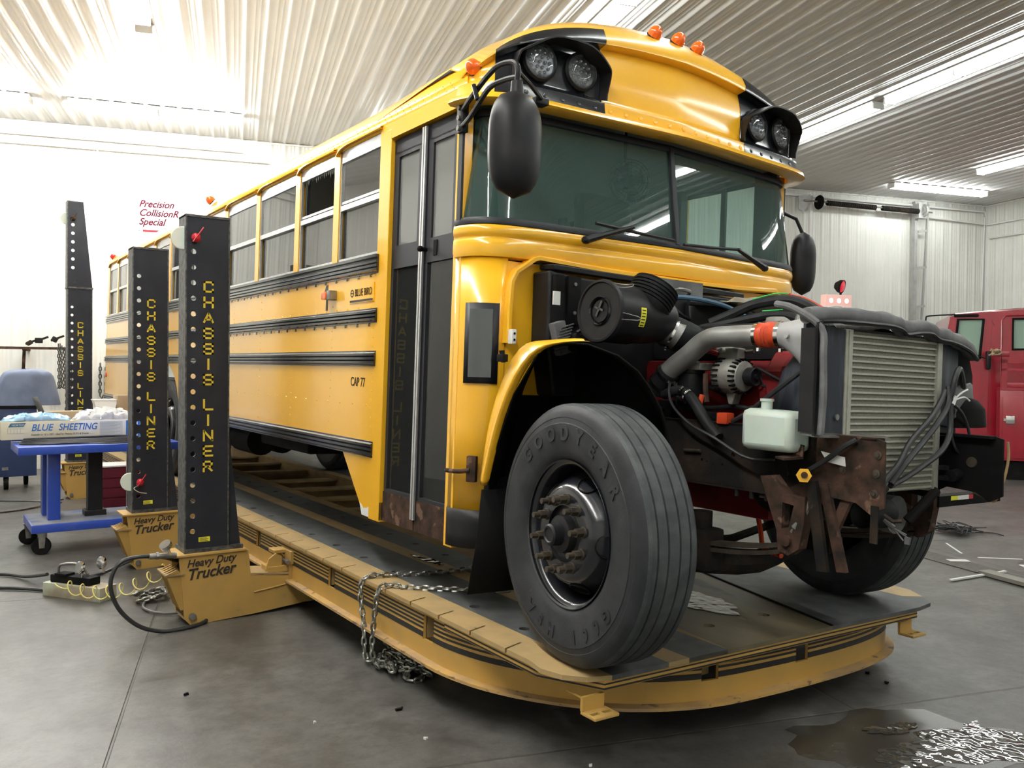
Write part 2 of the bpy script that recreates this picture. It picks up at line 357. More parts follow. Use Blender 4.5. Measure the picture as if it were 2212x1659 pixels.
def dup(root, **kw):
    r = root.copy(); COL.objects.link(r)
    for ch in list(root.children):
        c = ch.copy(); COL.objects.link(c); c.parent = r
        for g in list(ch.children):
            d = g.copy(); COL.objects.link(d); d.parent = c
    for k, v in kw.items():
        if k == 'matrix': r.matrix_world = v
        else: r[k] = v
    return r
def cut(o, cutters, flat=True):
    # bore real holes: cutters is an MB of closed shapes in the object's own space
    c = cutters.build('cutter', 'black'); c.parent = o.parent
    md = o.modifiers.new('cut', 'BOOLEAN'); md.object = c; md.solver = 'EXACT'; md.operation = 'DIFFERENCE'
    dg = bpy.context.evaluated_depsgraph_get(); dg.update()
    me = bpy.data.meshes.new_from_object(o.evaluated_get(dg)); o.modifiers.clear(); old = o.data; o.data = me; me.name = old.name
    if flat:
        for p in o.data.polygons: p.use_smooth = False
    bpy.data.objects.remove(c); return o
def text_obj(body, size, m, o, xd, yd, parent=None, name='lettering', shear=0, sx=1, ext=.001, align='LEFT', bold=0, sp=1):
    cu = bpy.data.curves.new('txt', 'FONT'); cu.body = body; cu.size = size; cu.extrude = ext; cu.shear = shear; cu.align_x = align; cu.offset = bold; cu.space_character = sp
    t = bpy.data.objects.new('txt', cu); COL.objects.link(t)
    dg = bpy.context.evaluated_depsgraph_get(); dg.update()
    me = bpy.data.meshes.new_from_object(t.evaluated_get(dg)); bpy.data.objects.remove(t)
    xd = V(xd).normalized(); yd = V(yd).normalized(); zd = xd.cross(yd)
    mt = Matrix((xd * sx, yd, zd)).transposed().to_4x4(); mt.translation = V(o); me.transform(mt)
    me.materials.clear(); me.materials.append(M[m] if isinstance(m, str) else m); me.name = name
    q = bpy.data.objects.new(name, me); COL.objects.link(q)
    if parent is not None: q.parent = parent
    return q
# ================================================================== THE SHOP
H = 5.49; A0, A1, B0, B1 = -9.0, 14.0, -9.0, 10.75; PITCH = .2286
def ribprof(L0, L1, inv=1):
    # trapezoid ribs every 9 inches with two small stiffeners between
    pts = []; x = L0
    while x < L1:
        for dx, h in ((0, 0), (.022, .019), (.045, .019), (.067, 0), (.118, 0), (.124, .003), (.132, .003), (.138, 0), (.172, 0), (.178, .003), (.186, .003), (.192, 0)):
            if x + dx <= L1: pts.append((x + dx, h))
        x += PITCH
    pts.append((L1, 0)); return pts
def panel(name, f, L0, L1, h0, h1, m, seams=()):
    b = MB(); pr = ribprof(L0, L1); lv = [h0] + list(seams) + [h1]
    b.grid([[f(x, d, h) for x, d in pr] for h in lv])
    o = b.build(name, m, norm=False, ang=5); o['kind'] = 'structure'; return o
fl = MB(); fl.poly([V((A0, B0, 0)), V((A1, B0, 0)), V((A1, B1, 0)), V((A0, B1, 0))])
o = fl.build('floor', 'floor', norm=False); o.matrix_world = BM; o['kind'] = 'structure'
panel('wall_back', lambda x, d, h: U(x, B1 - d, h), A0, A1, 0, H, 'wall')
panel('wall_front', lambda x, d, h: U(x, B0 + d, h), A0, A1, 0, H, 'wall')
panel('wall_left', lambda x, d, h: U(A0 + d, x, h), B0, B1, 0, H, 'wall')
panel('wall_right', lambda x, d, h: U(A1 - d, x, h), B0, B1, 0, H, 'wall')
panel('ceiling', lambda x, d, h: U(x, h, H - d), A0, A1, B0, B1, 'ceil')
# angle trim where walls meet the ceiling
t = MB()
for p, q, n in ((U(A0, B1 - .03, H - .03), U(A1, B1 - .03, H - .03), 0), (U(A1 - .03, B0, H - .03), U(A1 - .03, B1, H - .03), 0)):
    pass
t.tube([U(A0, B1 - .025, H - .022), U(A1, B1 - .025, H - .022)], .02, 4)
o = t.build('trim_1', 'trim'); o['kind'] = 'structure'
t = MB(); t.tube([U(A1 - .025, B0, H - .022), U(A1 - .025, B1, H - .022)], .02, 4); t.tube([U(A1 - .03, B1 - .03, 0), U(A1 - .03, B1 - .03, H)], .03, 4)
o = t.build('trim_2', 'trim'); o['kind'] = 'structure'
# ridge seam of screw heads across the ceiling
for k, bb in enumerate((3.68, 7.3)):
    t = MB()
    for i in range(60):
        a = -7 + i * PITCH + .1; 
        if a < 12: t.box(U(a, bb, H - .004), (.012, .012, .006))
    o = t.build('trim_%d' % (3 + k), 'steel'); o['kind'] = 'structure'

# ---- ceiling lights: one housing, two tubes each
def light_proto(m):
    t = thing('ceiling_light', 'x', 'ceiling light')
    b = MB(); b.prism([V((-.11, -1.2, 0)), V((-.06, -1.2, -.05)), V((.06, -1.2, -.05)), V((.11, -1.2, 0))], (0, 2.4, 0)); b.build('housing', 'housing', t)
    for s in (-1, 1):
        b = MB(); b.cyl((s * .055, -1.19, -.075), (s * .055, 1.19, -.075), .02, n=10); b.build('tube', m, t)
    for y in (-1.2, 0, 1.2):
        b = MB(); b.bx(-.09, .09, y - .012, y + .012, -.10, -.03); b.build('lamp_holder', 'housing', t)
    return t
lp = light_proto('tube'); ll = light_proto('tubel'); lw = light_proto('tubew')
def place_light(proto, first, a, b, rot, label, group):
    m = Matrix.Translation(U(a, b, H - .02)) @ BM @ Matrix.Rotation(rot, 4, 'Z')
    if first: proto.matrix_world = m; t = proto
    else: t = dup(proto, matrix=m)
    t['label'] = label; t['group'] = group; return t
f1 = True; f2 = True
for a, nm in ((6.4, 'ceiling tube light in the long bright row at the upper right'), (1.6, 'ceiling tube light in the row hidden above the bus roof')):
    for i in range(6):
        b = -6.9 + 2.62 * i + (0 if a < 3 else .5)
        place_light(lp, f1, a, b, 0, nm, 'ceiling lights right of centre' if a > 3 else 'ceiling lights above the bus'); f1 = False
for i in range(6):
    place_light(ll, f2, -3.2, -5.9 + 2.62 * i, 0, 'overexposed ceiling tube light in the row at the top left', 'ceiling lights on the left'); f2 = False
place_light(lw, True, -3.31, 9.3, pi / 2, 'tube light hung crosswise by the back wall at the upper left', None)
place_light(lw, False, -6.2, 9.3, pi / 2, 'tube light by the back wall beyond the left edge of the photo', None)
place_light(lp, False, 1.0, 9.3, pi / 2, 'crosswise tube light by the back wall hidden behind the bus', None)
place_light(lp, False, 11.5, 9.6, pi / 2, 'tube light hung crosswise near the back right corner of the ceiling', None)
for i, b in enumerate((6.9, 3.2, -.6)):
    place_light(lp, False, 11.0, b, 0, ['tube light at the right edge of the photo, nearest the back right corner', 'ceiling tube light in the far right row outside the frame', 'ceiling tube light in the far right row outside the frame'][i], 'far right row of ceiling lights' if i else None)
for ch in [x for x in bpy.data.objects if x.name.startswith('ceiling_light')]:
    if 'group' in ch and ch['group'] is None: del ch['group']
# ================================================================== FRAME RACK (deck the bus stands on)
DZ = .483
BASE = Matrix.Translation((0, 0, -DZ))
def root_bus(name, label, cat, group=None, at=(0, 0, DZ)):
    o = bpy.data.objects.new(name, None); COL.objects.link(o); o.matrix_world = BUSM @ Matrix.Translation(at); return tag(o, label, cat, group)
def shift(at): return Matrix.Translation(-V(at))
rack = root_bus('frame_rack', 'long yellow and grey frame straightening rack carrying the school bus, raised on the shop floor', 'vehicle rack')
def rb(mb, name, m, parent=rack, **k): return mb.build(name, m, parent, M_=BASE, **k)
YE = 9.9
def plan(pts, z0, z1): 
    b = MB(); b.prism([V((x, y, z0)) for x, y in pts], (0, 0, z1 - z0)); return b
def holes(xs, y0, y1, st, r=.022, zz=(DZ - .1, DZ + .1)):
    c = MB(); 
    for x in xs:
        y = y0
        while y < y1: c.cyl((x, y, zz[0]), (x, y, zz[1]), r, n=16); y += st
    c.b.transform(BASE); return c
# near runway
edge = [(-1.31, YE), (-1.31, -.80), (-1.33, -.90), (-1.30, -1.0), (-1.23, -1.07), (-1.13, -1.10), (-1.13, YE)]
ob = rb(plan(edge, DZ - .02, DZ), 'edge_strip', 'deck'); 
c = MB(); y = -.62
while y < 6.5: c.box((-1.29, y, DZ - BASE.translation.z * 0 - DZ), (.19, .012, .2), Matrix.Rotation(.35, 3, 'Z')); y += .285
ob = cut(ob, c)
for x0, x1, m, nm in ((-1.13, -.82, 'grey', 'runway_plate'), (-.82, -.70, 'deck', 'centre_stripe'), (-.70, -.46, 'grey', 'runway_plate'), (-.46, -.35, 'tan', 'inner_strip')):
    yf = -1.10 if x0 < -.9 else (-.4 if x0 < -.6 else .1)
    ob = rb(plan([(x0, YE), (x0, -1.10), (x1, -1.10 if x0 < -.5 else -.2), (x1, YE)], DZ - .02, DZ - (.0 if m != 'deck' else .0)), nm, m)
    if m == 'grey': cut(ob, holes([x0 + .06 if x0 < -1 else x0 + .13], -.86, 6.5, .43 if x0 < -1 else .40, .027))
# middle front platform plates
ob = rb(plan([(-.70, -1.10), (.33, -1.10), (.60, .02), (.60, .55), (-.35, .55), (-.46, -.2)][0:1] + [(.29, -1.10), (.60, .02), (.60, .55), (-.35, .55), (-.46, -.2)], DZ - .021, DZ - .001), 'front_platform_plate', 'wood')
cut(ob, holes([-.55 + .3, .15], -.8, .5, .42, .03))
# far runway
tip = [(1.04, -1.11), (1.20, -1.085), (1.31, -1.0), (1.38, -.86), (1.40, -.72), (1.40, YE)]
rb(plan([(1.19, YE), (1.19, -.93), (1.29, -.99), (1.38, -.86), (1.40, -.72), (1.40, YE)], DZ - .02, DZ + .001), 'edge_strip', 'deck')
rb(plan([(.60, YE), (.60, .02), (.29, -1.10), (1.04, -1.11), (1.20, -1.085), (1.29, -.99), (1.19, -.93), (1.19, YE)], DZ - .02, DZ), 'runway_plate', 'grey')
rb(plan([(.48, YE), (.48, .56), (.60, .56), (.60, YE)], DZ - .02, DZ), 'inner_strip', 'tan')
b = MB(); b.box((.445, -.54, DZ + .002), (.012, 1.16, .008), Matrix.Rotation(-.27, 3, 'Z')); rb(b, 'weld_seam', 'dblk')
# fascia lip under the front edge with its painted pin stripes
lipP = [(-1.30, 6), (-1.30, -.84), (-1.16, -1.09), (1.04, -1.10)]
def sweep(path, prof, mb=None, up=(0, 0, 1)):
    # path in plan (x,y); prof: (outward, z) closed section
    b = mb or MB(); P = [V((x, y, 0)) for x, y in path]; rows = []
    for i, p in enumerate(P):
        a = P[max(i - 1, 0)]; c_ = P[min(i + 1, len(P) - 1)]; t = (c_ - a).normalized(); n = V((t.y, -t.x, 0))  # outward for path running toward -y then +x
        n = -n if False else n
        d1 = (p - a).normalized() if i else t; d2 = (c_ - p).normalized() if i < len(P) - 1 else t
        k = 1 / max(.5, math.sqrt((1 + d1.dot(d2)) / 2))
        rows.append([p + n * (o * k) + V((0, 0, z)) for o, z in prof])
    b.grid(rows, cu=True); n_ = len(prof)
    return b
def arc_path(path, k=5): return [(p.x, p.y) for p in spline([V((x, y, 0)) for x, y in path], k)]
def swp_closed(path, prof, name, m):
    b = sweep(path, prof); bs = list(b.b.verts)
    n = len(prof); b.face(bs[:n][::-1]); b.face(bs[-n:]); return rb(b, name, m, ang=50)
swp_closed([(-1.30, -.1)] + lipP[1:], [(-.012, DZ - .058), (0, DZ - .058), (0, DZ - .021), (-.012, DZ - .021)], 'front_fascia', 'deckside')
for z, h in ((DZ - .034, .006), (DZ - .052, .007)):
    swp_closed([(-1.30, -.1)] + lipP[1:], [(.0, z - h / 2), (.0015, z - h / 2), (.0015, z + h / 2), (.0, z + h / 2)], 'pin_stripe', 'stripe')
# side beam: web, bottom flange, painted stripes; rounds the front corners
wp = [(-1.285, YE), (-1.285, 6), (-1.285, 3), (-1.285, .5)] + arc_path([(-1.285, .1), (-1.275, -.12), (-1.205, -.38), (-1.05, -.64), (-.82, -.86), (-.5, -.995), (-.1, -1.035), (.4, -1.04), (.75, -1.01), (1.03, -.93), (1.22, -.76), (1.31, -.5), (1.33, -.1)], 4) + [(1.33, 3), (1.33, YE)]
web = swp_closed(wp, [(-.015, .215), (0, .215), (0, DZ - .021), (-.015, DZ - .021)], 'side_beam', 'deckside')
swp_closed(wp, [(-.06, .215), (.045, .215), (.045, .229), (.0, .233), (-.06, .233)], 'bottom_flange', 'flange')
sts = []
for z, h in ((.432, .009), (.413, .009), (.393, .010), (.373, .010), (.341, .026)):
    sts.append(swp_closed(wp, [(-.001, z - h / 2), (.002, z - h / 2), (.002, z + h / 2), (-.001, z + h / 2)], 'painted_stripe', 'stripe'))
def pockets():
    c = MB()
    for y in (-.02 + .1, 1.285, 2.65, 4.0): c.bx(-1.5, -1.18, y - .05, y + .05, .318, .440)
    c.b.transform(BASE); return c
def pockets2():
    c = MB()
    for x in (-.46, .14): c.bx(x - .045, x + .045, -1.2, -.8, .318, .435)
    c.b.transform(BASE); return c
for q in [web] + sts: cut(q, pockets()); cut(q, pockets2())
for y in (.08, 1.285, 2.65, 4.0):
    b = MB(); b.bx(-1.20, -1.19, y - .06, y + .06, .32, .46); b.bx(-1.262, -1.20, y + .05, y + .055, .32, .46); rb(b, 'pocket_plate', 'tan')
for x in (-.46, .14):
    b = MB(); b.bx(x - .06, x + .06, -.94, -.93, .32, .46); rb(b, 'pocket_plate', 'tan')
# inner beams and cross members seen through the open middle
for x in (-.36, .49, -.9, .95):
    b = MB(); b.bx(x - .01, x + .01, -.6, YE, .23, DZ - .022); rb(b, 'inner_beam', 'tan')
for y in (.6, 1.25, 1.9, 2.55, 3.2, 3.9, 4.6, 5.3, 6.2, 7.1, 8.0):
    b = MB(); b.bx(-.35, .48, y, y + .16, .43, .452); b.bx(-.35, .48, y + .07, y + .085, .24, .43); rb(b, 'cross_member', 'tan')
# legs that carry the rack, set back under it
for x in (-.9, .9):
    for y in (.6, 7.5):
        b = MB(); b.bx(x - .08, x + .08, y - .08, y + .08, .02 if x < 0 else .05, .23); b.bx(x - .14, x + .14, y - .14, y + .14, .012 - .03 * (x < 0) * 0 + (.04 if x > 0 else .0), .05 + (.04 if x > 0 else 0)); rb(b, 'leg', 'deckside')
# tie-down brackets under the front corners
for x, y, s in ((-1.20, -1.07, 1), (.985, -1.07, 1)):
    b = MB(); b.prism([V((x - .05, y, DZ - .075)), V((x + .06, y, DZ - .075)), V((x + .06, y, .352)), V((x - .05, y, .352))], (0, .014, 0))
    b.prism([V((x - .05, y + .014, .40)), V((x - .05, y + .014, DZ - .08)), V((x - .05, y + .11, DZ - .08))], (.012, 0, 0))
    fo = rb(b, 'corner_bracket', 'deckside')
    b = MB(); b.bx(x - .05, x + .075, y - .075, y + .014, .338, .352); fp = rb(b, 'foot_plate', 'twyel', fo, bev=.004)
    c = MB()
    for dx in (-.02, .04): c.bx(x + dx - .02, x + dx + .02, y - .05, y - .03, .3, .4)
    c.b.transform(BASE); cut(fp, c)

# ================================================================== PULLING TOWERS
def stroke_letter(b, ch, x, z, wd, ht, y, s):
    # block letters drawn as bars, flat on a vertical face looking to -y
    def bar(x0, z0, x1, z1):
        a = V((x + x0 * wd, y, z + z0 * ht)); c_ = V((x + x1 * wd, y, z + z1 * ht)); d = (c_ - a).normalized(); n = V((-d.z, 0, d.x)) * s / 2; e = d * s / 2 * (1 if abs(d.x) < .01 or abs(d.z) < .01 else .3)
        b.prism([a - e - n, c_ + e - n, c_ + e + n, a - e + n], (0, .0014, 0))
    G = {'C': [(0, 0, 1, 0), (0, 0, 0, 1), (0, 1, 1, 1), (1, 1, 1, .78), (1, 0, 1, .22)], 'H': [(0, 0, 0, 1), (1, 0, 1, 1), (0, .5, 1, .5)],
         'A': [(-.05, 0, .5, 1), (.5, 1, 1.05, 0), (.2, .32, .8, .32)], 'S': [(0, 0, 1, 0), (1, 0, 1, .5), (0, .5, 1, .5), (0, .5, 0, 1), (0, 1, 1, 1), (0, 0, 0, .18), (1, 1, 1, .82)],
         'I': [(.5, 0, .5, 1)], 'L': [(0, 0, 0, 1), (0, 0, 1, 0)], 'N': [(0, 0, 0, 1), (0, 1, 1, 0), (1, 0, 1, 1)], 'E': [(0, 0, 0, 1), (0, 0, 1, 0), (0, .5, .8, .5), (0, 1, 1, 1)],
         'R': [(0, 0, 0, 1), (0, 1, .95, 1), (.95, 1, .95, .48), (0, .48, .95, .48), (.45, .48, 1, 0)]}
    for g in G[ch]: bar(*g)
def make_tower(name, label, x, y, tall=False, pin=2.44, clip=True):
    t = thing(name, label, 'pulling tower', (x, y, 0), 'pulling towers beside the rack')
    # local: front lettered face at y=0 looking to -y, column x 0..0.255
    b = MB()
    b.prism([V((-.005, 0, .46)), V((.255, 0, .46)), V((.255, 0, 2.58)), V((-.005, 0, 2.58))], (0, .012, 0)); front = b.build('front_plate', 'towblk', t)
    b = MB(); b.prism([V((.13, .15, .46)), V((.255, .15, .46)), V((.255, .15, 2.58)), V((.13, .15, 2.58))], (0, .012, 0)); back = b.build('rear_plate', 'towblk', t)
    c = MB(); z = .585
    while z < 2.37: c.cyl((.038, -.1, z), (.038, .1, z), .0165, n=16); z += .0985
    cut(front, c)
    b = MB(); b.bx(-.012, -.003, -.004, .166, .46, 2.585); b.build('side_edge', 'towedge', t)
    b = MB(); b.bx(.255, .264, -.004, .166, .46, 2.585); b.build('side_edge', 'towedge', t)
    b = MB(); b.bx(-.012, .264, -.006, .17, 2.575, 2.59); b.build('top_cap', 'towedge', t)
    b = MB()
    b.prism([V((.264, .02, 1.25)), V((.264, .02, .475)), V((.345, .02, .475))], (0, .012, 0)); b.build('gusset', 'towblk', t)
    b = MB(); b.prism([V((.264, .13, 1.25)), V((.264, .13, .475)), V((.345, .13, .475))], (0, .012, 0)); b.build('gusset', 'towblk', t)
    b = MB(); b.bx(-.015, .355, -.012, .22, .448, .475); b.build('foot_flange', 'towedge', t)
    # lettering
    zs = []; z = 2.175
    for w_ in ('CHASSIS', 'LINER'):
        for ch in w_: zs.append((ch, z)); z -= .0985
        z -= .0985 * .62
    for ch, z in zs:
        b = MB(); stroke_letter(b, ch, .095 + .01, z - .066, .052, .060, -.0016, .0125); b.build('letter', 'letyel', t)
    b = MB(); b.bx(.075, .145, -.002, 0, .515, .545); stk = b.build('sticker', 'stick', t)
    b = MB()
    for i in range(4): b.bx(.08, .135 - .01 * (i % 2), -.0028, -.002, .519 + i * .006, .5215 + i * .006)
    b.build('fine_print', 'letblk', stk)
    if tall:
        b = MB()
        prof = [V((-.01, -.01, 2.60)), V((.262, -.01, 2.60)), V((.160, -.01, 3.65)), V((-.01, -.01, 3.65))]
        b.prism(prof, (0, .012, 0)); ex = b.build('extension_plate', 'towblk', t)
        c = MB(); z = 2.84
        while z < 3.38: c.cyl((.045, -.1, z), (.045, .1, z), .02, n=14); z += .105
        cut(ex, c)
        b = MB(); b.bx(-.02, .27, -.02, .17, 2.585, 2.605); b.build('extension_flange', 'towedge', t)
        b = MB(); b.bx(-.018, -.010, -.012, .15, 2.605, 3.65); b.build('side_edge', 'towedge', t)
        b = MB(); b.prism([V((.262, 0, 2.605)), V((.160, 0, 3.65)), V((.152, 0, 3.65)), V((.254, 0, 2.605))], (0, .15, 0)); b.build('side_edge', 'towedge', t)
        b = MB(); b.bx(-.018, .162, -.012, .15, 3.645, 3.655); b.build('top_cap', 'towedge', t)
    # red pulling-pin knob with its ring and a pale washer behind
    pz = 3.44 if tall else pin
    b = MB(); b.ball((.045, -.03, pz), .030, 12); b.cyl((.045, 0, pz), (.045, -.03, pz), .014, n=12); b.cyl((.02, -.055, pz - .03), (.085, -.055, pz + .065), .005, n=6); kn = b.build('pin_knob', 'red' if not tall else 'rust', t)
    b = MB(); b.lathe([(0, 0), (.07, 0), (.075, .01), (.0, .014)], (-.02, .03, pz), (.35, 1, 0), 20); b.build('wheel', 'bottle', t)
    if pin < 1: 
        b = MB(); b.tube([(.02, -.03, pz - .03), (-.005, -.045, pz - .045), (.03, -.05, pz - .075), (.09, -.05, pz - .09)], .004, 6, smooth=4); b.build('split_pin', 'alu', t)
    # yellow base: cheek plates, top plate, arm towards the rack, hydraulic claw on the left
    cheek = [(.02, 0), (.10, 0), (.42, .012), (.72, .035), (.88, .055), (.92, .20), (.50, .255), (.48, .265), (.40, .265), (.385, .44), (-.01, .44), (-.05, .43), (-.015, .04)]
    for yy in (-.03, .19):
        b = MB(); b.prism([V((px, yy, pz_)) for px, pz_ in cheek], (0, .016, 0)); ck = b.build('cheek_plate', 'twyel', t)
        if yy < 0:
            b = MB(); b.cyl((.03, -.03, .055), (.03, -.048, .055), .022, n=20); b.build('pivot_pin', 'steel', ck)
            b = MB(); b.tube([(.42, -.034, .155), (.60, -.034, .175), (.80, -.034, .205), (.86, -.034, .20)], .006, 6); b.cyl((.86, -.03, .20), (.86, -.042, .20), .016, n=12); b.build('weld_bead', 'twyel', ck)
    b = MB(); b.bx(-.085, .37, -.045, .225, .435, .450); b.build('top_plate', 'twyel', t, bev=.003)
    b = MB(); b.bx(-.014, .88, -.014, .19, .035, .05); b.build('bottom_plate', 'tan', t)
    b = MB(); b.prism([V((.40, -.03, .268)), V((.40, .206, .268)), V((.90, .206, .215)), V((.90, -.03, .215))], (0, 0, .014)); b.build('arm_cover', 'tan', t)
    # claw ears at the left
    for k in range(5):
        yy = -.02 + k * .045
        b = MB(); b.prism([V((-.04, yy, .10)), V((-.13, yy - .02, .335)), V((-.06, yy - .01, .36)), V((-.01, yy, .30)), (V((0, yy, .10)))], (0, .012, 0)); b.build('claw_plate', 'twyel', t)
    b = MB(); b.bx(-.135, -.02, -.045, .19, .325, .335); b.build('claw_rail', 'tan', t)
    b = MB(); b.cyl((.02, .03, .33), (.02, .17, .33), .04, n=16); b.build('ram', 'dblk', t)
    # clamp hooking over the rack edge
    b = MB(); b.bx(.52, .70, -.02, .12, .262, .30); b.prism([V((.50, .0, .25)), V((.53, .0, .35)), V((.58, .0, .385)), V((.62, .0, .36)), V((.62, .0, .25))], (0, .014, 0)); b.prism([V((.56, .07, .25)), V((.58, .07, .34)), V((.63, .07, .38)), V((.66, .07, .34)), V((.66, .07, .25))], (0, .014, 0)); b.build('clamp_ear', 'twyel', t)
    b = MB(); b.bx(.575, .70, .03, .14, .375, .40); b.bx(.655, .725, -.06, .05, .31, .40); b.bx(.655, .69, -.04, .02, .20, .31); b.build('clamp_block', 'twyel', t, bev=.004)
    b = MB(); b.cyl((.64, -.065, .33), (.64, -.05, .33), .016, n=6); b.cyl((.64, -.055, .33), (.64, .04, .33), .010, n=12); b.build('clamp_bolt', 'steel', t)
    lt = text_obj('Heavy Duty', .068, 'letblk', (-.005, -.0325, .365), (1, 0, .05), (0, 0, 1), t, 'lettering', shear=.28, sx=.93, bold=.0012)
    lt2 = text_obj('Trucker', .098, 'letblk', (-.005, -.0325, .285), (1, 0, .06), (0, 0, 1), t, 'lettering', shear=.28, sx=.93, bold=.0022)
    return t
make_tower('pulling_tower', 'nearest black pulling tower with yellow block letters and a red knob near its top', -2.0, 1.99, pin=2.44)
make_tower('pulling_tower', 'middle black pulling tower, its red knob low down just above the yellow base', -1.972, 3.76, pin=.70)
make_tower('pulling_tower', 'farthest and tallest black pulling tower with a tapered extension on top', -1.885, 8.09, tall=True)
# label group only for look-alikes
for o in [q for q in bpy.data.objects if q.name.startswith('pulling_tower')]: o['group'] = 'pulling towers beside the rack'

# ================================================================== CHAINS
def chain_mesh(b, path, L=.056, wd=.036, r=.0068, tw=0, n=6):
    P = spline([V(p) for p in path], 12); d = [0]
    for a, c_ in zip(P, P[1:]): d.append(d[-1] + (c_ - a).length)
    def at(s):
        for i in range(len(d) - 1):
            if d[i + 1] >= s: k = (s - d[i]) / max(1e-9, d[i + 1] - d[i]); return P[i].lerp(P[i + 1], k), (P[i + 1] - P[i]).normalized()
        return P[-1], (P[-1] - P[-2]).normalized()
    s = L / 2; k = 0; pit = L - 2 * r - .003
    while s < d[-1]:
        p, t = at(s); u, w = frame_of(t)
        if k % 2: u, w = w, -u
        if tw: a = tw * (random.random() - .5); u, w = u * cos(a) + w * sin(a), w * cos(a) - u * sin(a)
        hl = L / 2 - wd / 2; ring = []
        for i in range(6): a = -pi / 2 + pi * i / 5; ring.append(p + t * (hl + cos(a) * (wd / 2 - r)) + u * (sin(a) * (wd / 2 - r)))
        for i in range(6): a = pi / 2 + pi * i / 5; ring.append(p + t * (-hl + cos(a) * (wd / 2 - r)) + u * (sin(a) * (wd / 2 - r)))
        b.tube(ring, r, n, closed=True); s += pit; k += 1
def bw(x, y, z): return BUSM @ V((x, y, z))
b = MB(); zc = DZ + .012
chain_mesh(b, [bw(-.42, .72, zc), bw(-.62, .70, zc), bw(-.87, .68, zc), bw(-1.1, .73, zc), bw(-1.27, .765, zc + .004), bw(-1.325, .77, zc - .03), bw(-1.335, .76, .38), bw(-1.33, .72, .25), bw(-1.33, .70, .12), bw(-1.32, .68, .06), bw(-1.28, .66, .05), bw(-1.22, .6, .05)])
o = b.build('tie_down_chain', 'chain'); tag(o, 'steel chain lying across the grey runway and dropping over the rack edge, the farther of the two strands', 'chain', 'tie-down chains over the rack edge')
o['label'] = 'rear one of two steel chains crossing the runway and hanging over the rack edge'
b = MB()
chain_mesh(b, [bw(-.75, .14, zc), bw(-.9, .22, zc), bw(-1.05, .33, zc), bw(-1.2, .45, zc), bw(-1.285, .535, zc + .004), bw(-1.325, .56, zc - .03), bw(-1.335, .57, .38), bw(-1.33, .60, .25), bw(-1.33, .60, .12), bw(-1.30, .58, .06), bw(-1.25, .55, .05), bw(-1.2, .5, .05)])
o = b.build('tie_down_chain', 'chain'); tag(o, 'front one of two steel chains, reaching back to the near front tyre', 'chain', 'tie-down chains over the rack edge')
b = MB(); random.seed(3)
for k in range(8):
    pts = []; cx, cy = -1.22 + random.uniform(-.05, .05), .56 + random.uniform(-.10, .10)
    for i in range(9): a = random.uniform(0, 6.28); rr = random.uniform(.03, .16); pts.append(V((cx + rr * .8 * cos(a), cy + rr * 1.5 * sin(a), random.uniform(.02, .06) + .014 * (k % 3))))
    chain_mesh(b, pts, tw=1.5)
chain_mesh(b, [(-1.27, .42, .012), (-1.30, .34, .012), (-1.25, .30, .012), (-1.2, .36, .014)], tw=1)
o = b.build('chain_heap', 'chain'); tag(o, 'heap of steel chain on the concrete under the near edge of the rack', 'chain')
b = MB(); random.seed(5)
for k in range(3):
    pts = [V((-2.08 + random.uniform(-.1, .12), 2.72 + random.uniform(-.12, .12), random.uniform(.02, .06))) for i in range(6)]
    chain_mesh(b, pts, L=.06, wd=.036, r=.007, tw=1.5)
o = b.build('chain_heap', 'chain'); tag(o, 'small heap of heavy chain links on the floor behind the nearest tower base', 'chain')
# ================================================================== SCHOOL BUS BODY
bus = root_bus('school_bus', 'yellow school bus with its hood and grille removed, standing on the frame rack', 'bus')
def P(mb, name, m, parent=None, **k): return mb.build(name, m, bus if parent is None else parent, M_=BASE, **k)
XS = 1.22; YR = 9.62
WE = [1.52, 2.21, 3.07, 3.92, 4.60, 5.27, 5.94, 6.65, 7.33, 8.18, 8.85, 9.50]
WB = [(.93 if i == 0 else WE[i - 1] + .085, WE[i]) for i in range(12)]
ZB, ZT, ZMID = 2.325, 3.035, 2.672
def roofz(x, base=3.05, h=.49): return base + h * max(0, 1 - abs(x / XS) ** 2.4) ** .55
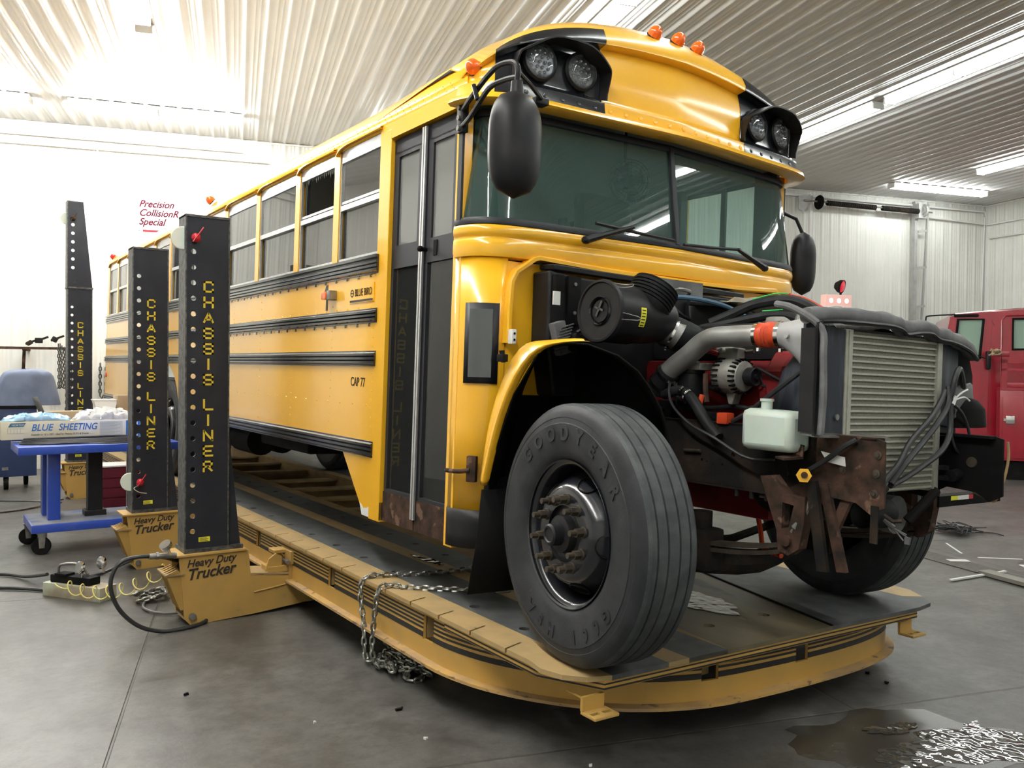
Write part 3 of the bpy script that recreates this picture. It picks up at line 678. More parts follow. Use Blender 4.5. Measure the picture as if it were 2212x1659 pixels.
# --- lower side panels (yellow), with real wheel arch opening
def arch(yc, r, n=14): return [(yc + r * cos(pi * i / n), 1.03 + r * sin(pi * i / n)) for i in range(n + 1)]
for s in (-1, 1):
    x0, x1 = s * XS, s * (XS - .03)
    y0 = .93 if s < 0 else .05
    ar = [(y, z) for y, z in arch(6.02, .64) if z > 1.15]
    out = [(y0, ZB - .02), (y0, 1.16), (5.38, 1.16)] + [q for q in ar[::-1]] + [(6.66, 1.16), (YR, 1.16), (YR, ZB - .02)]
    b = MB(); b.prism([V((x0, y, z)) for y, z in out], (x1 - x0, 0, 0)); P(b, 'side_panel', 'yel')
    # pillars, header above the windows, sill
    for i in range(12):
        a = WB[i][1]; c_ = WB[i + 1][0] if i < 11 else YR
        b = MB(); b.bx(x0, x1 - s * .01, a, c_, ZB - .03, ZT + .03); P(b, 'window_pillar', 'yel')
    hy0 = .0
    b = MB(); b.grid([[V((s * XS, y, ZT - .005)), V((s * XS, y, 3.055)), V((s * XS, y, 3.10))] for y in (hy0, YR)]); P(b, 'roof_rail', 'yel', solid=.01)
    # arched drip mouldings over each window
    for i, (a, c_) in enumerate(WB):
        b = MB(); y1 = c_ + .02; pts = [(a - .02, 3.052)] + [(y1 - .16 + .16 * sin(pi / 2 * k / 5), 3.052 - .045 * (1 - cos(pi / 2 * k / 5))) for k in range(6)]
        b.grid([[V((s * (XS - .005), y, z + .014)), V((s * (XS + .022), y, z + .004)), V((s * (XS + .022), y, z - .006)), V((s * (XS - .005), y, z - .006))] for y, z in pts]); P(b, 'drip_moulding', 'yel', solid=.003)
    # windows
    for i, (a, c_) in enumerate(WB):
        if s > 0 and i > 7: continue
        xi = s * (XS - .022); xo = s * (XS - .006)
        b = MB()
        b.bx(xi, xo, a, c_, ZB - .015, ZB + .02); b.bx(xi, xo, a, c_, 2.955, ZT); b.bx(xi, xo, a, a + .012, ZB, ZT); b.bx(xi, xo, c_ - .018, c_, ZB, ZT)
        b.bx(xi - s * .012, xo, a, c_, ZMID - .02, ZMID + .012)
        fr = P(b, 'window_frame', 'alu')
        if i in (0, 1): 
            b = MB(); b.bx(xi, s * (XS - .012), a + .01, c_ - .02, ZMID + .022, ZMID + .038); b.build('sash_rail', 'alu', fr, M_=BASE)
        b = MB(); b.bx(s * (XS - .030), s * (XS - .034), a + .012, c_ - .018, ZB + .02, ZMID - .02); P(b, 'lower_pane', 'sideglass', fr)
        if not (i == 1 and s < 0):
            b = MB(); b.bx(s * (XS - .016), s * (XS - .020), a + .012, c_ - .018, ZMID + .012, 2.955); P(b, 'upper_pane', 'sideglass', fr)
        else:
            # the broken second window: jagged glass left round the opening
            random.seed(11); xx = s * (XS - .016); b = MB()
            for k in range(16):
                y = a + .02 + (c_ - a - .05) * k / 16; w_ = (c_ - a - .05) / 16; h_ = random.uniform(.01, .05)
                b.prism([V((xx, y, 2.955)), V((xx, y + w_, 2.955)), V((xx, y + w_ * .5, 2.955 - h_))], (.003, 0, 0))
                b.prism([V((xx, y, ZMID + .012)), V((xx, y + w_, ZMID + .012)), V((xx, y + w_ * .5, ZMID + .012 + h_ * .6))], (.003, 0, 0))
            P(b, 'broken_pane', 'sideglass', fr)
        b = MB(); b.bx(s * (XS - .03), s * (XS - .05), c_ - .06, c_ - .035, ZB, ZT); P(b, 'inner_channel', 'seal', fr)
    if s > 0:
        b = MB(); b.bx(x0, x1, .05, .14, ZB - .03, ZT + .03); b.bx(x0, x1, .84, .93, ZB - .03, ZT + .03); P(b, 'window_pillar', 'yel')
        b = MB(); b.bx(1.19, 1.20, .14, .84, ZB, ZB + .03); b.bx(1.19, 1.20, .14, .84, 2.98, ZT); b.bx(1.18, 1.20, .46, .50, ZB, ZT); b.bx(1.18, 1.20, .14, .17, ZB, ZT); P(b, 'driver_window_frame', 'seal')
        for i in range(11):
            b = MB(); b.bx(1.14, 1.185, WB[i][1] - .01, WB[i + 1][0] + .01, ZB, ZT); P(b, 'inner_pillar', 'innerd')
        b = MB(); b.bx(1.12, 1.185, .02, .16, ZB, ZT); b.bx(1.12, 1.185, .82, .95, ZB, ZT); P(b, 'inner_pillar', 'innerd')
    # black rub rails
    def rail(z0, z1, ya, yb, nm='rub_rail'):
        n = 3; prof = [(-.002, z0), (.006, z0 + .002), (.006, z0 + .010)]
        for k in range(n):
            zc = z0 + .012 + (z1 - z0 - .024) * (k + .5) / n; hh = (z1 - z0 - .024) / n / 2
            prof += [(.010, zc - hh), (.021, zc - hh * .55), (.021, zc + hh * .55), (.010, zc + hh)]
        prof += [(.006, z1 - .010), (.006, z1 - .002), (-.002, z1)]
        b = MB(); b.grid([[V((s * (XS + o), y, z)) for o, z in prof] for y in (ya, yb)])
        b.poly([V((s * (XS + o), ya, z)) for o, z in prof]); b.poly([V((s * (XS + o), yb, z)) for o, z in prof][::-1])
        P(b, nm, 'gblk', ang=25)
    ya = .905 if s < 0 else .1
    rail(2.212, 2.306, ya, YR); rail(1.925, 2.014, ya, YR); rail(1.672, 1.766, ya, YR); rail(1.143, 1.240, ya, 5.36); rail(1.143, 1.240, 6.68, YR)
    b = MB(); b.bx(s * XS, s * (XS + .025), ya, YR, 2.305, 2.322); P(b, 'sill_ledge', 'gblk')
# rivets on the near side: vertical seams, the horizontal row and the bolt heads under the rails
b = MB()
def riv(y, z, r=.006, x=-XS):
    b.lathe([(r, 0), (r * .75, -.003), (0, -.0042)], (x, y, z), (1, 0, 0), 6)
for y in (1.56, 2.26, 2.95, 3.65, 4.35, 5.05):
    for k in range(18):
        z = 1.27 + k * .052
        if not 1.66 < z < 1.78 and not 1.91 < z < 2.03 and z < 2.20: riv(y, z, .005)
for k in range(20): riv(.955, 1.27 + .052 * k, .005)
for k in range(22): riv(1.02 + k * .19, 1.447, .007)
for k in range(30):
    for zz in (2.205, 1.915, 2.022): riv(1.0 + k * .165, zz, .007)
for k in range(60):
    for q in range(3): riv(.12 + k * .075 + .02 * q, 3.075 + q * .017, .004)
P(b, 'rivet_rows', 'yel')
bpy.data.objects['rivet_rows']['kind'] = 'stuff'
# black bolt clips hanging under two rails
b = MB()
for k in range(26):
    y = 1.0 + k * .17
    for zz in (2.207, 1.918): b.bx(-XS - .004, -XS, y, y + .02, zz - .010, zz + .008)
P(b, 'rail_clips', 'gblk'); bpy.data.objects['rail_clips']['kind'] = 'stuff'
# --- roof
b = MB(); rows = []
xs = [-XS * math.cos(pi * i / 28) for i in range(29)]
for y in (.10, .9, 3, 6, 9, 9.45, 9.62):
    f = 1.0 if y < 9.3 else (.96 if y < 9.6 else .8)
    rows.append([V((x * (1 if y < 9.6 else .98), y, 3.05 + (roofz(x, 3.05, .44) - 3.05) * f)) for x in xs])
b.grid(rows)
for f in b.b.faces:
    if abs(f.calc_center_median().x) < .80 and f.calc_center_median().y > .9: f.material_index = 1  # roof centre, out of view, turned white to cut yellow bounce
P(b, 'roof', ['yel', 'bounce_white'], solid=.012, ang=60)
b = MB(); b.prism([V((-XS, YR, 1.16)), V((XS, YR, 1.16)), V((XS, YR, 3.05))] + [V((x, YR, 3.05 + (roofz(x, 3.05, .44) - 3.05) * .8)) for x in xs[::-1][1:-1]] + [V((-XS, YR, 3.05))], (0, -.03, 0)); P(b, 'rear_wall', 'yel')
b = MB(); b.bx(-.5, .5, YR - .04, YR + .004, 1.6, 2.9); P(b, 'rear_door_glass', 'seal')
b = MB(); b.bx(-1.1, 1.1, YR, YR + .12, .95, 1.16); P(b, 'rear_bumper', 'gblk')
b = MB(); b.ball((-XS - .005, YR - .1, 1.50), .035, 10, (.4, 1, 1)); P(b, 'tail_side_lamp', 'redlens')
# --- front plan curve (x, y) of windshield / cowl, mirrored about the centre
half = [(-1.22, .05), (-1.218, .0), (-1.195, -.07), (-1.14, -.125), (-1.05, -.162), (-.9, -.186), (-.7, -.201), (-.45, -.2175), (-.2, -.234), (0, -.247)]
half = [(p.x, p.y) for p in spline([V((x, y, 0)) for x, y in half], 3)]
plan_f = half + [(-x, y) for x, y in half[::-1][1:]]
def offs(path):
    out = []
    for i, (x, y) in enumerate(path):
        a = V(path[max(i - 1, 0)]); c_ = V(path[min(i + 1, len(path) - 1)]); t = (c_ - a).normalized(); out.append(V((t.y, -t.x, 0)))
    return out
nf = offs(plan_f)
def skin(prof, i0=0, i1=None, zf=None):
    # prof: (outward, z); returns rows along the plan curve
    i1 = len(plan_f) if i1 is None else i1
    return [[V((plan_f[i][0], plan_f[i][1], 0)) + nf[i] * o + V((0, 0, z)) for o, z in prof] for i in range(i0, i1)]
NP = len(plan_f)
# windshield rubber and panes (slightly raked), split by the centre post
rk = lambda z: -.078 * (z - 2.38) / .56
def wrow(i0, i1, z0, z1, o=0, n=6): return [[V((plan_f[i][0], plan_f[i][1], 0)) + nf[i] * (o + rk(z0 + (z1 - z0) * k / n)) + V((0, 0, z0 + (z1 - z0) * k / n)) for k in range(n + 1)] for i in range(i0, i1)]
mid = NP // 2
b = MB(); b.grid(wrow(2, mid + 1, 2.40, 2.93)); P(b, 'windshield_pane', 'wsglass', ang=60)
b = MB(); b.grid(wrow(mid, NP - 2, 2.40, 2.93)); P(b, 'windshield_pane', 'wsglass', ang=60)
b = MB()
for z0, z1 in ((2.372, 2.405), (2.915, 2.95)):
    b.grid([[V((plan_f[i][0], plan_f[i][1], 0)) + nf[i] * (o + rk(z)) + V((0, 0, z)) for o, z in ((-.01, z0), (.014, z0), (.018, (z0 + z1) / 2), (.012, z1), (-.01, z1))] for i in range(0, NP)], cu=True)
for ii in (2, NP - 3):
    x, y = plan_f[ii]; b.box((x * .999, y, 2.66), (.03, .035, .55))
P(b, 'windshield_rubber', 'seal', ang=50)
b = MB(); b.prism([V((-.016, -.266, 2.39)), V((.016, -.266, 2.39)), V((.016, -.190, 2.94)), V((-.016, -.190, 2.94))], (0, .03, 0)); P(b, 'windshield_post', 'seal', bev=.004)
# side face in front of the door: front post and little quarter
b = MB(); b.prism([V((-XS, .075, .79)), V((-XS, .075, 3.0)), V((-XS, .0, 3.0)), V((-XS, .0, .79))], (.045, 0, 0)); P(b, 'front_door_post', 'yel')
b = MB(); b.prism([V((XS, .075, 1.16)), V((XS, .075, 3.0)), V((XS, .0, 3.0)), V((XS, .0, 1.16))], (-.045, 0, 0)); P(b, 'front_side_post', 'yel')
b = MB(); b.bx(-XS - .004, -XS + .06, .80, .935, .79, 3.02); P(b, 'rear_door_post', 'yel', bev=.004)
b = MB(); b.bx(-XS - .003, -XS + .05, .0, .935, 2.965, 3.055); P(b, 'door_header', 'yel')
for k in range(3): pass
# cowl band under the windshield, with its moulded lip
prof = [(.002, 2.374), (.016, 2.366), (.020, 2.345), (.018, 2.322), (.010, 2.314), (.008, 2.306), (.016, 2.298), (.018, 2.27), (.018, 2.235), (.012, 2.216), (-.03, 2.208)]
b = MB(); b.grid(skin(prof)); P(b, 'cowl_band', 'yel', ang=60)
# rounded corner panels below (near: full height, far: the same)
icn = next(i for i, p in enumerate(plan_f) if p[0] > -1.055)
for sgn in (-1, 1):
    rng_ = range(0, icn + 1) if sgn < 0 else range(NP - icn - 1, NP)
    def cp(z0, z1, o, name, m, nz=3):
        b = MB(); b.grid([[V((plan_f[i][0], plan_f[i][1], 0)) + nf[i] * o + V((0, 0, z0 + (z1 - z0) * k / nz)) for k in range(nz + 1)] for i in rng_]); return P(b, name, m, solid=.006, ang=60)
    cp(.975, 2.212, .0, 'corner_panel', 'yel'); cp(.80, .985, .004, 'lower_corner_guard', 'mblk')
# hood seat flange: proud strip framing the opening
def flx(x): # y of the front plan at x
    for (x0, y0), (x1, y1) in zip(plan_f, plan_f[1:]):
        if x0 <= x <= x1: return y0 + (y1 - y0) * (x - x0) / (x1 - x0 + 1e-9)
    return 0
b = MB(); fp = [(-1.055, 1.80), (-1.05, 2.02), (-1.045, 2.10), (-1.02, 2.15), (-.93, 2.215), (-.90, 2.225), (-.5, 2.205), (0, 2.195), (.5, 2.205), (.9, 2.225), (1.0, 2.17), (1.05, 2.10), (1.055, 1.8)]
rows = []
for i, (x, z) in enumerate(fp):
    a = V((*fp[max(0, i - 1)], 0)); c_ = V((*fp[min(len(fp) - 1, i + 1)], 0)); t = (c_ - a).normalized(); n = V((-t.y, t.x, 0)); y = flx(x)
    rows.append([V((x + n.x * w_, y - o, z + n.y * w_)) for o, w_ in ((-.02, .012), (.030, .011), (.036, .004), (.036, -.012), (.02, -.015), (-.03, -.015))])
b.grid(rows); P(b, 'hood_seat_flange', 'yel', ang=40)
b = MB(); b.bx(-1.062, -1.036, -.235, -.20, 1.795, 1.865, bev=.004); bp = P(b, 'white_hinge_plate', 'white')
b = MB(); b.cyl((-1.049, -.236, 1.845), (-1.049, -.238, 1.845), .006, n=8); b.cyl((-1.049, -.236, 1.815), (-1.049, -.238, 1.815), .006, n=8); P(b, 'bolt_holes', 'dblk', bp)
# yellow recessed firewall with the black engine cover box
b = MB(); b.prism([V((-1.06, -.16, 1.55)), V((-1.06, -.16, 2.2)), V((1.06, -.16, 2.2)), V((1.06, -.16, 1.55))], (0, .02, 0)); P(b, 'firewall', 'yel')
b = MB(); b.prism([V((-1.06, -.155, .95)), V((-1.06, -.155, 1.6)), V((1.06, -.155, 1.6)), V((1.06, -.155, .95))], (0, .02, 0)); P(b, 'lower_firewall', 'dblk')
b = MB(); b.prism([V((-.90, -.30, 1.80)), V((-.90, -.30, 2.16)), V((-.72, -.31, 2.14)), V((.56, -.31, 2.13)), V((.62, -.31, 2.06)), V((.62, -.31, 1.55)), V((-.85, -.30, 1.55))], (0, .14, 0)); P(b, 'engine_cover', 'mblk', bev=.012)
b = MB(); b.prism([V((-.88, -.31, 2.19)), V((-.86, -.16, 2.205)), V((.5, -.16, 2.2)), V((.5, -.31, 2.165))], (0, 0, -.03)); P(b, 'cover_lip', 'mblk', bev=.006)
b = MB(); b.bx(-.17, .15, -.315, -.20, 2.11, 2.19); P(b, 'insulation_pad', 'foam')
b = MB(); b.bx(-.885, -.83, -.335, -.30, 2.05, 2.14, bev=.01); b.bx(-.80, -.72, -.325, -.30, 1.90, 2.14, bev=.006); P(b, 'cover_latch', 'dblk')
b = MB(); b.bx(-.90, -.86, -.34, -.33, 1.99, 2.055); pl = P(b, 'latch_tag', 'white')
b = MB()
for z in (2.10, 1.96): b.cyl((-.76, -.325, z), (-.76, -.332, z), .009, n=10)
P(b, 'bolt_heads', 'steel')
# crumpled heat shield and clear plastic over the cowl on the far side
random.seed(2); b = MB()
rows = [[V((.05 + .085 * i, -.62 + .06 * j + random.uniform(-.02, .02), 2.055 + .03 * sin(i * .5) + .02 * (j % 2) + random.uniform(-.012, .012))) for j in range(6)] for i in range(10)]
b.grid(rows); P(b, 'plastic_film', 'tarpclear')
# --- front cap with the warning-lamp panels
ztop = lambda x: roofz(x, 3.05, .49)
def cap_rows(i0, i1, o=0):
    rows = []
    for i in range(i0, i1):
        x, y = plan_f[i]; n = nf[i]; zt = ztop(x * .985); k = min(1, max(0, (zt - 3.06) / .46)); base = V((x, y, 0))
        zl = 3.07 + (zt - 3.07) * .64; wk = min(1, k * 2.2)
        pts = [(-.03, 2.953), (.060, 2.950), (.075, 2.962), (.066, 2.985), (.030, 3.0), (.022, 3.04), (.022, 3.055), (-.005, 3.068), (-.012, 3.09)]
        row = [base + n * (p + o) + V((0, 0, z)) for p, z in pts]
        row += [base + n * (o - .0105) + V((0, 0, 3.09 + (zl - 3.09) * .3)), base + n * (o - .0115) + V((0, 0, 3.09 + (zl - 3.09) * .62)), base + n * (o - .014 - .022 * wk) + V((0, 0, zl))]
        if True:
            row += [base + n * (o - .012 + .030 * wk) + V((0, 0, zl + .012 * wk)), base + n * (o - .016 + .036 * wk) + V((0, 0, zl + (zt - zl) * .25)), base + n * (o - .04 + .03 * wk) + V((0, 0, zl + (zt - zl) * .62))]
        inn = V((x * .80, .55, roofz(x * .80, 3.05, .475)))
        p0 = base + n * (-.09) + V((0, 0, zt)); row.append(p0)
        pm = V((x * .93, y + .28 + .1 * (1 - abs(x) / 1.22), roofz(x * .93, 3.06, .50))); row.append(pm)
        row.append(V((x * .97, .75, roofz(x * .97, 3.05, .475)))); row.append(V((x * .985, 1.05, roofz(x * .985, 3.05, .445))))
        rows.append(row)
    return rows
# side stations are pushed out so the cap runs flush with the side
b = MB(); b.grid(cap_rows(0, NP)); P(b, 'front_cap', 'yel', ang=50)
def iat(x): return min(range(NP), key=lambda i: abs(plan_f[i][0] - x))
for s in (-1, 1):
    a, c_ = (iat(-1.15), iat(-.54)) if s < 0 else (iat(.54), iat(1.15))
    r = cap_rows(a, c_ + 1, .0022); b = MB(); b.grid([row[4:15] for row in r]); blk = P(b, 'black_lamp_panel', 'gblk', ang=50)
    # lamp visor: curled black hood over the pair
    b = MB(); rows = []; N_ = 30; cxv, czv, hw, hh = s * .80, 3.12, .262, .165
    for i in range(N_ + 1):
        t = i / N_; a = pi * (1.04 - 1.08 * t); ca, sa = cos(a), sin(a)
        ex = abs(ca) ** .62 * (1 if ca > 0 else -1); ez = (abs(sa) ** .62) * (1 if sa > 0 else -1)
        x = cxv + ex * hw * (-s if s < 0 else s) * (1 if s > 0 else 1); z = czv + ez * hh + .018 * cos(4 * a) * (sa > .3)
        d = .035 + .085 * max(0, sa) ** .7; yy = flx(x); dn = V((-ex * .5, 0, -max(ez, 0))).normalized() * .008
        p = V((x, yy + .005, z)); q = V((x + ex * .012, yy - d, z - .010))
        rows.append([p, p.lerp(q, .6) + V((0, 0, .004)), q, q + dn, p.lerp(q, .6) + dn, p + dn])
    b.grid(rows, cu=True); P(b, 'lamp_visor', 'mblk', blk, ang=60)
    for lx in (.92, .675):
        x = s * lx; yy = flx(x); i = iat(x); n = nf[i]; c0 = V((x, yy + .004, 3.190)); ax = (n + V((0, 0, .04))).normalized()
        b = MB(); b.lathe([(.094, -.01), (.098, .012), (.090, .022), (.084, .018)], c0, ax, 32); lm = P(b, 'warning_lamp', 'alu' if False else 'mblk', blk)
        b = MB(); b.lathe([(.0, .004), (.080, .006), (.086, .018)], c0, ax, 32)
        P(b, 'reflector', 'lensled', blk)
        b = MB(); u, w_ = frame_of(ax)
        for q in [(0, 0)] + [(.03, k * pi / 3) for k in range(6)] + [(.056, k * pi / 6) for k in range(12)]:
            b.ball(c0 + ax * .008 + (u * cos(q[1]) + w_ * sin(q[1])) * q[0], .009, 8)
        P(b, 'lamp_cells', 'chrome', blk)
        b = MB(); b.lathe([(.088, .016), (.076, .026), (.04, .030), (0, .032)], c0, ax, 32); P(b, 'lens', 'clearlens', blk)
b = MB(); b2 = MB()
for i in range(-10, 11):
    x = i * .1; yy = flx(x); n = nf[iat(x)]; (b if abs(x) < .54 else b2).lathe([(.014, 0), (.012, .005), (0, .007)], V((x, yy, 3.018)) + n * .026, n, 10)
P(b, 'cap_rivets', 'yel')['kind'] = 'stuff'; P(b2, 'cap_rivets', 'gblk')['kind'] = 'stuff'
# clearance markers
def marker(p, ax, m='amber', name='clearance_marker'):
    ax = V(ax).normalized(); b = MB(); b.lathe([(.040, 0), (.042, .006), (.036, .01)], p, ax, 18); o = P(b, name, 'seal')
    b = MB(); b.lathe([(.038, .004), (.040, .020), (.036, .040), (.026, .055), (.012, .064), (0, .066)], p, ax, 10); P(b, 'lens', m, o); return o
for x in (-.165, 0, .165): marker(V((x, flx(x) + .055, ztop(x) - .032)), (0, -.72, .70))
marker(V((-1.185, -.02, 3.135)), (-.85, -.30, .25)); marker(V((1.185, -.02, 3.075)), (.9, -.2, .1))
marker(V((-1.16, 4.65, 3.20)), (-.8, 0, .6)); marker(V((-1.17, 9.5, 3.15)), (-.8, 0, .6), 'redlens')
# --- writing and badges on the side
text_obj('CAP 77', .078, 'letblk', (-XS - .0015, 1.245, 1.555 - DZ), (0, -1, -.02), (0, 0, 1), bus, 'lettering', sx=.82)
b = MB(); b.prism([V((-XS, 1.645, 2.195)), V((-XS, 1.675, 2.195)), V((-XS, 1.675, 2.03)), V((-XS, 1.645, 2.03))], (-.0016, 0, 0)); b.prism([V((-XS, 1.675, 2.195)), V((-XS, 1.725, 2.13)), V((-XS, 1.675, 2.145))], (-.0016, 0, 0)); P(b, 'number_one', 'letblk')
b = MB(); b.bx(-XS - .006, -XS, .955, 1.295, 2.055, 2.165); bd = P(b, 'maker_badge', 'yel')
b = MB(); b.bx(-XS - .0075, -XS - .006, .965, 1.285, 2.060, 2.072); P(b, 'badge_bar', 'letblk', bd)
text_obj('BLUE BIRD', .062, 'rust', (-XS - .0075, 1.215, 2.095 - DZ), (0, -1, 0), (0, 0, 1), bd, 'badge_lettering', sx=.82)
b = MB(); b.lathe([(.016, 0), (.024, 0), (.024, .0015), (.016, .0015)], (-XS - .006, 1.255, 2.115), (-1, 0, 0), 20); b.bx(-XS - .0075, -XS - .006, 1.232, 1.275, 2.112, 2.118); P(b, 'badge_bird_mark', 'letblk', bd)
b = MB(); b.bx(-XS - .05, -XS, 1.50, 1.555, 2.09, 2.15, bev=.005); ml = P(b, 'side_turn_lamp', 'steel'); b = MB(); b.bx(-XS - .055, -XS - .005, 1.555, 1.635, 2.095, 2.145, bev=.008); P(b, 'lens', 'amber', ml)
# --- entrance door: two leaves in a recess
XD = -1.185
for k, (ya, yb) in enumerate(((.075, .405), (.445, .795))):
    b = MB(); t_ = .028
    def fbox(y0, y1, z0, z1, w_=.045):
        b.bx(XD - t_ / 2, XD + t_ / 2, y0, y0 + w_, z0, z1); b.bx(XD - t_ / 2, XD + t_ / 2, y1 - w_, y1, z0, z1); b.bx(XD - t_ / 2, XD + t_ / 2, y0 + w_, y1 - w_, z0, z0 + w_); b.bx(XD - t_ / 2, XD + t_ / 2, y0 + w_, y1 - w_, z1 - w_, z1)
    fbox(ya, yb, .955, 2.955, .030); b.bx(XD - t_ / 2, XD + t_ / 2, ya, yb, 2.225, 2.325); fbox(ya + .03, yb - .03, 2.325, 2.88, .028); b.bx(XD - t_ / 2, XD + t_ / 2, ya, yb, 2.87, 2.955)
    dr = P(b, 'door_leaf', 'seal')
    b = MB(); b.bx(XD - .002, XD + .002, ya + .055, yb - .055, 2.35, 2.86); P(b, 'upper_glass', 'doorglass_up', dr)
    b = MB(); b.bx(XD - .002, XD + .002, ya + .028, yb - .028, .985, 2.225); P(b, 'lower_glass', 'doorglass', dr)
    b = MB(); b.prism([V((XD - .016, ya - .01, .80)), V((XD - .016, yb + .015, .80)), V((XD - .016, yb + .015, .965)), V((XD - .016, ya - .01, .965))], (.02, 0, 0)); P(b, 'kick_plate', 'rust', dr)
    b = MB(); yy = .408 if k == 0 else .432
    b.bx(XD - .030, XD - .012, yy, yy + .016, .86, 2.95); P(b, 'edge_strip', 'alu', dr)
b = MB(); b.bx(XD - .02, XD + .02, .402, .450, .86, 2.955); P(b, 'door_edge_rubber', 'seal')
b = MB(); b.cyl((XD - .012, .39, 2.295), (XD - .05, .39, 2.295), .011, n=10); b.ball((XD - .052, .39, 2.295), .017, 10); P(b, 'door_knob', 'dblk'); b = MB(); b.bx(XD - .018, XD - .012, .275, .31, 2.255, 2.335); P(b, 'lock_opening', 'dblk')
b = MB(); b.tube([(XD + .06, .11, 1.62), (XD + .10, .40, 1.18)], .010, 8); P(b, 'grab_rail', 'chrome')
# steps seen through the lower glass
for i, (z, y0, y1, x1) in enumerate(((.86, .05, .83, -.86), (1.10, .05, .83, -.60), (1.34, .05, .83, -.30))):
    b = MB(); b.bx(-1.16 if i == 0 else [-1.16, -.88, -.62][i], x1, y0, y1, z - .02, z); P(b, 'step', 'innerd' if i else 'rust')
    b = MB(); b.bx(x1, x1 + .02, y0, y1, z, z + .24); P(b, 'step_riser', 'inner')
b = MB(); b.bx(-1.06, -.86, .12, .16, 1.07, 1.11); b.bx(-1.1, -.75, .06, .09, .86, 1.5); P(b, 'step_well_panel', 'inner')
b = MB(); b.bx(-1.15, -.2, .84, .86, .80, 2.0); P(b, 'modesty_wall', 'inner')
b = MB(); b.bx(-1.08, -.88, .16, .24, 1.02, 1.07); P(b, 'step_heater_cover', 'white')
# rusty bracket at the foot of the rear post
b = MB(); b.bx(-XS - .002, -XS + .05, .80, .84, .80, .90); P(b, 'post_foot', 'rust')
# tapered skirt behind the door with a worn white foot
sk = [(.93, 1.15), (1.335, 1.15), (1.06, .86), (1.035, .815), (.93, .81)]
b = MB(); b.prism([V((-XS, y, z)) for y, z in sk], (.012, 0, 0)); P(b, 'skirt_panel', 'yel')
b = MB(); b.prism([V((-XS - .001, y, z)) for y, z in ((.935, .862), (.96, .848), (1.01, .842), (1.045, .862), (1.062, .868), (1.03, .80), (.93, .798))], (.016, 0, 0)); P(b, 'worn_corner', 'paper')
# --- corner window by the door
iw0 = iat(-1.213); iw1 = iat(-1.13)
iw0 = next(i for i, p in enumerate(plan_f) if p[1] < -.035); iw1 = next(i for i, p in enumerate(plan_f) if p[0] > -1.09)
def cgrid(z0, z1, o, ia, ib): return [[V((plan_f[i][0], plan_f[i][1], 0)) + nf[i] * o + V((0, 0, z)) for z in (z0, (z0 + z1) / 2, z1)] for i in range(ia, ib + 1)]
b = MB(); b.grid(cgrid(1.60, 1.99, .010, iw0, iw1)); cw = P(b, 'corner_window_frame', 'seal', solid=.012, ang=60)
b = MB(); b.grid(cgrid(1.63, 1.96, .0125, iw0 + 1, iw1 - 1)); P(b, 'corner_window_glass', 'cornerglass', cw, ang=60)
# lever latch on the corner panel
b = MB(); b.box((-1.20, -.135, 1.19), (.03, .05, .125), Matrix.Rotation(.6, 3, 'Z'), bev=.006); b.tube([(-1.215, -.14, 1.185), (-1.245, -.09, 1.175), (-1.25, .0, 1.17), (-1.245, .03, 1.168)], .011, 8, smooth=3); P(b, 'lever_latch', 'rust')
# --- fender remnant round the wheel opening
arc_o = [(-.285, 1.12), (-.335, 1.30), (-.40, 1.46), (-.47, 1.58), (-.56, 1.69), (-.665, 1.765), (-.75, 1.782), (-.82, 1.790), (-.88, 1.790)]
def fx(t): return -1.226 + .10 * max(0, t - .6) / .4
b = MB(); rows = []; n_ = len(arc_o)
inn = [(-.225, 1.12), (-.245, 1.30), (-.275, 1.46), (-.315, 1.60), (-.35, 1.73), (-.45, 1.80), (-.60, 1.790), (-.72, 1.80), (-.86, 1.797)]
inx = [-1.212, -1.206, -1.198, -1.178, -1.14, -1.14, -1.16, -1.14, -1.125]
for i in range(n_):
    a = V((fx(i / (n_ - 1)), *arc_o[i])); c_ = V((inx[i], *inn[i]))
    lip = a + V((.03, .0, .0)); m1 = a.lerp(c_, .35) + V((-.016, 0, .004)); m2 = a.lerp(c_, .75) + V((-.006, 0, .012))
    rows.append([lip, a, a + V((-.012, .004, .002)), m1, m2, c_])
b.grid(rows); P(b, 'fender_remnant', 'yel', ang=60, sub=1, solid=.004)
b = MB(); b.grid([[V((-1.19, -.34, 1.70)), V((-1.20, -.39, 1.70))], [V((-1.205, -.34, 1.755)), V((-1.215, -.40, 1.755))]]); b.box((-1.215, -.385, 1.72), (.03, .05, .035), None, bev=.004); P(b, 'fender_bracket', 'dblk')
# black splash shield inside the wheel opening
E_ = [(-1.2, -.28, 1.13), (-1.205, -.33, 1.29), (-1.2, -.46, 1.56), (-1.2, -.66, 1.768), (-1.15, -.75, 1.785), (-1.1, -.845, 1.785), (-1.04, -.97, 1.74), (-1.0, -1.05, 1.678), (-.94, -1.06, 1.61), (-.9, -1.085, 1.53), (-.87, -1.09, 1.46), (-.85, -1.095, 1.40), (-.85, -1.10, 1.28)]
I_ = [(-.72, .1, 1.08), (-.72, .1, 1.29), (-.72, .1, 1.56), (-.72, .0, 1.80), (-.72, -.16, 1.805), (-.72, -.34, 1.805), (-.72, -.55, 1.75), (-.72, -.69, 1.685), (-.72, -.78, 1.60), (-.72, -.86, 1.52), (-.72, -.90, 1.45), (-.72, -.92, 1.39), (-.72, -.93, 1.26)]
b = MB(); b.grid([[V(e), V(e).lerp(V(i_), .5), V(i_)] for e, i_ in zip(E_, I_)]); b.poly([V(i_) for i_ in I_] + [V((-.72, -.93, .95)), V((-.72, .1, .95))]); P(b, 'wheel_well_liner', 'black', solid=.006)
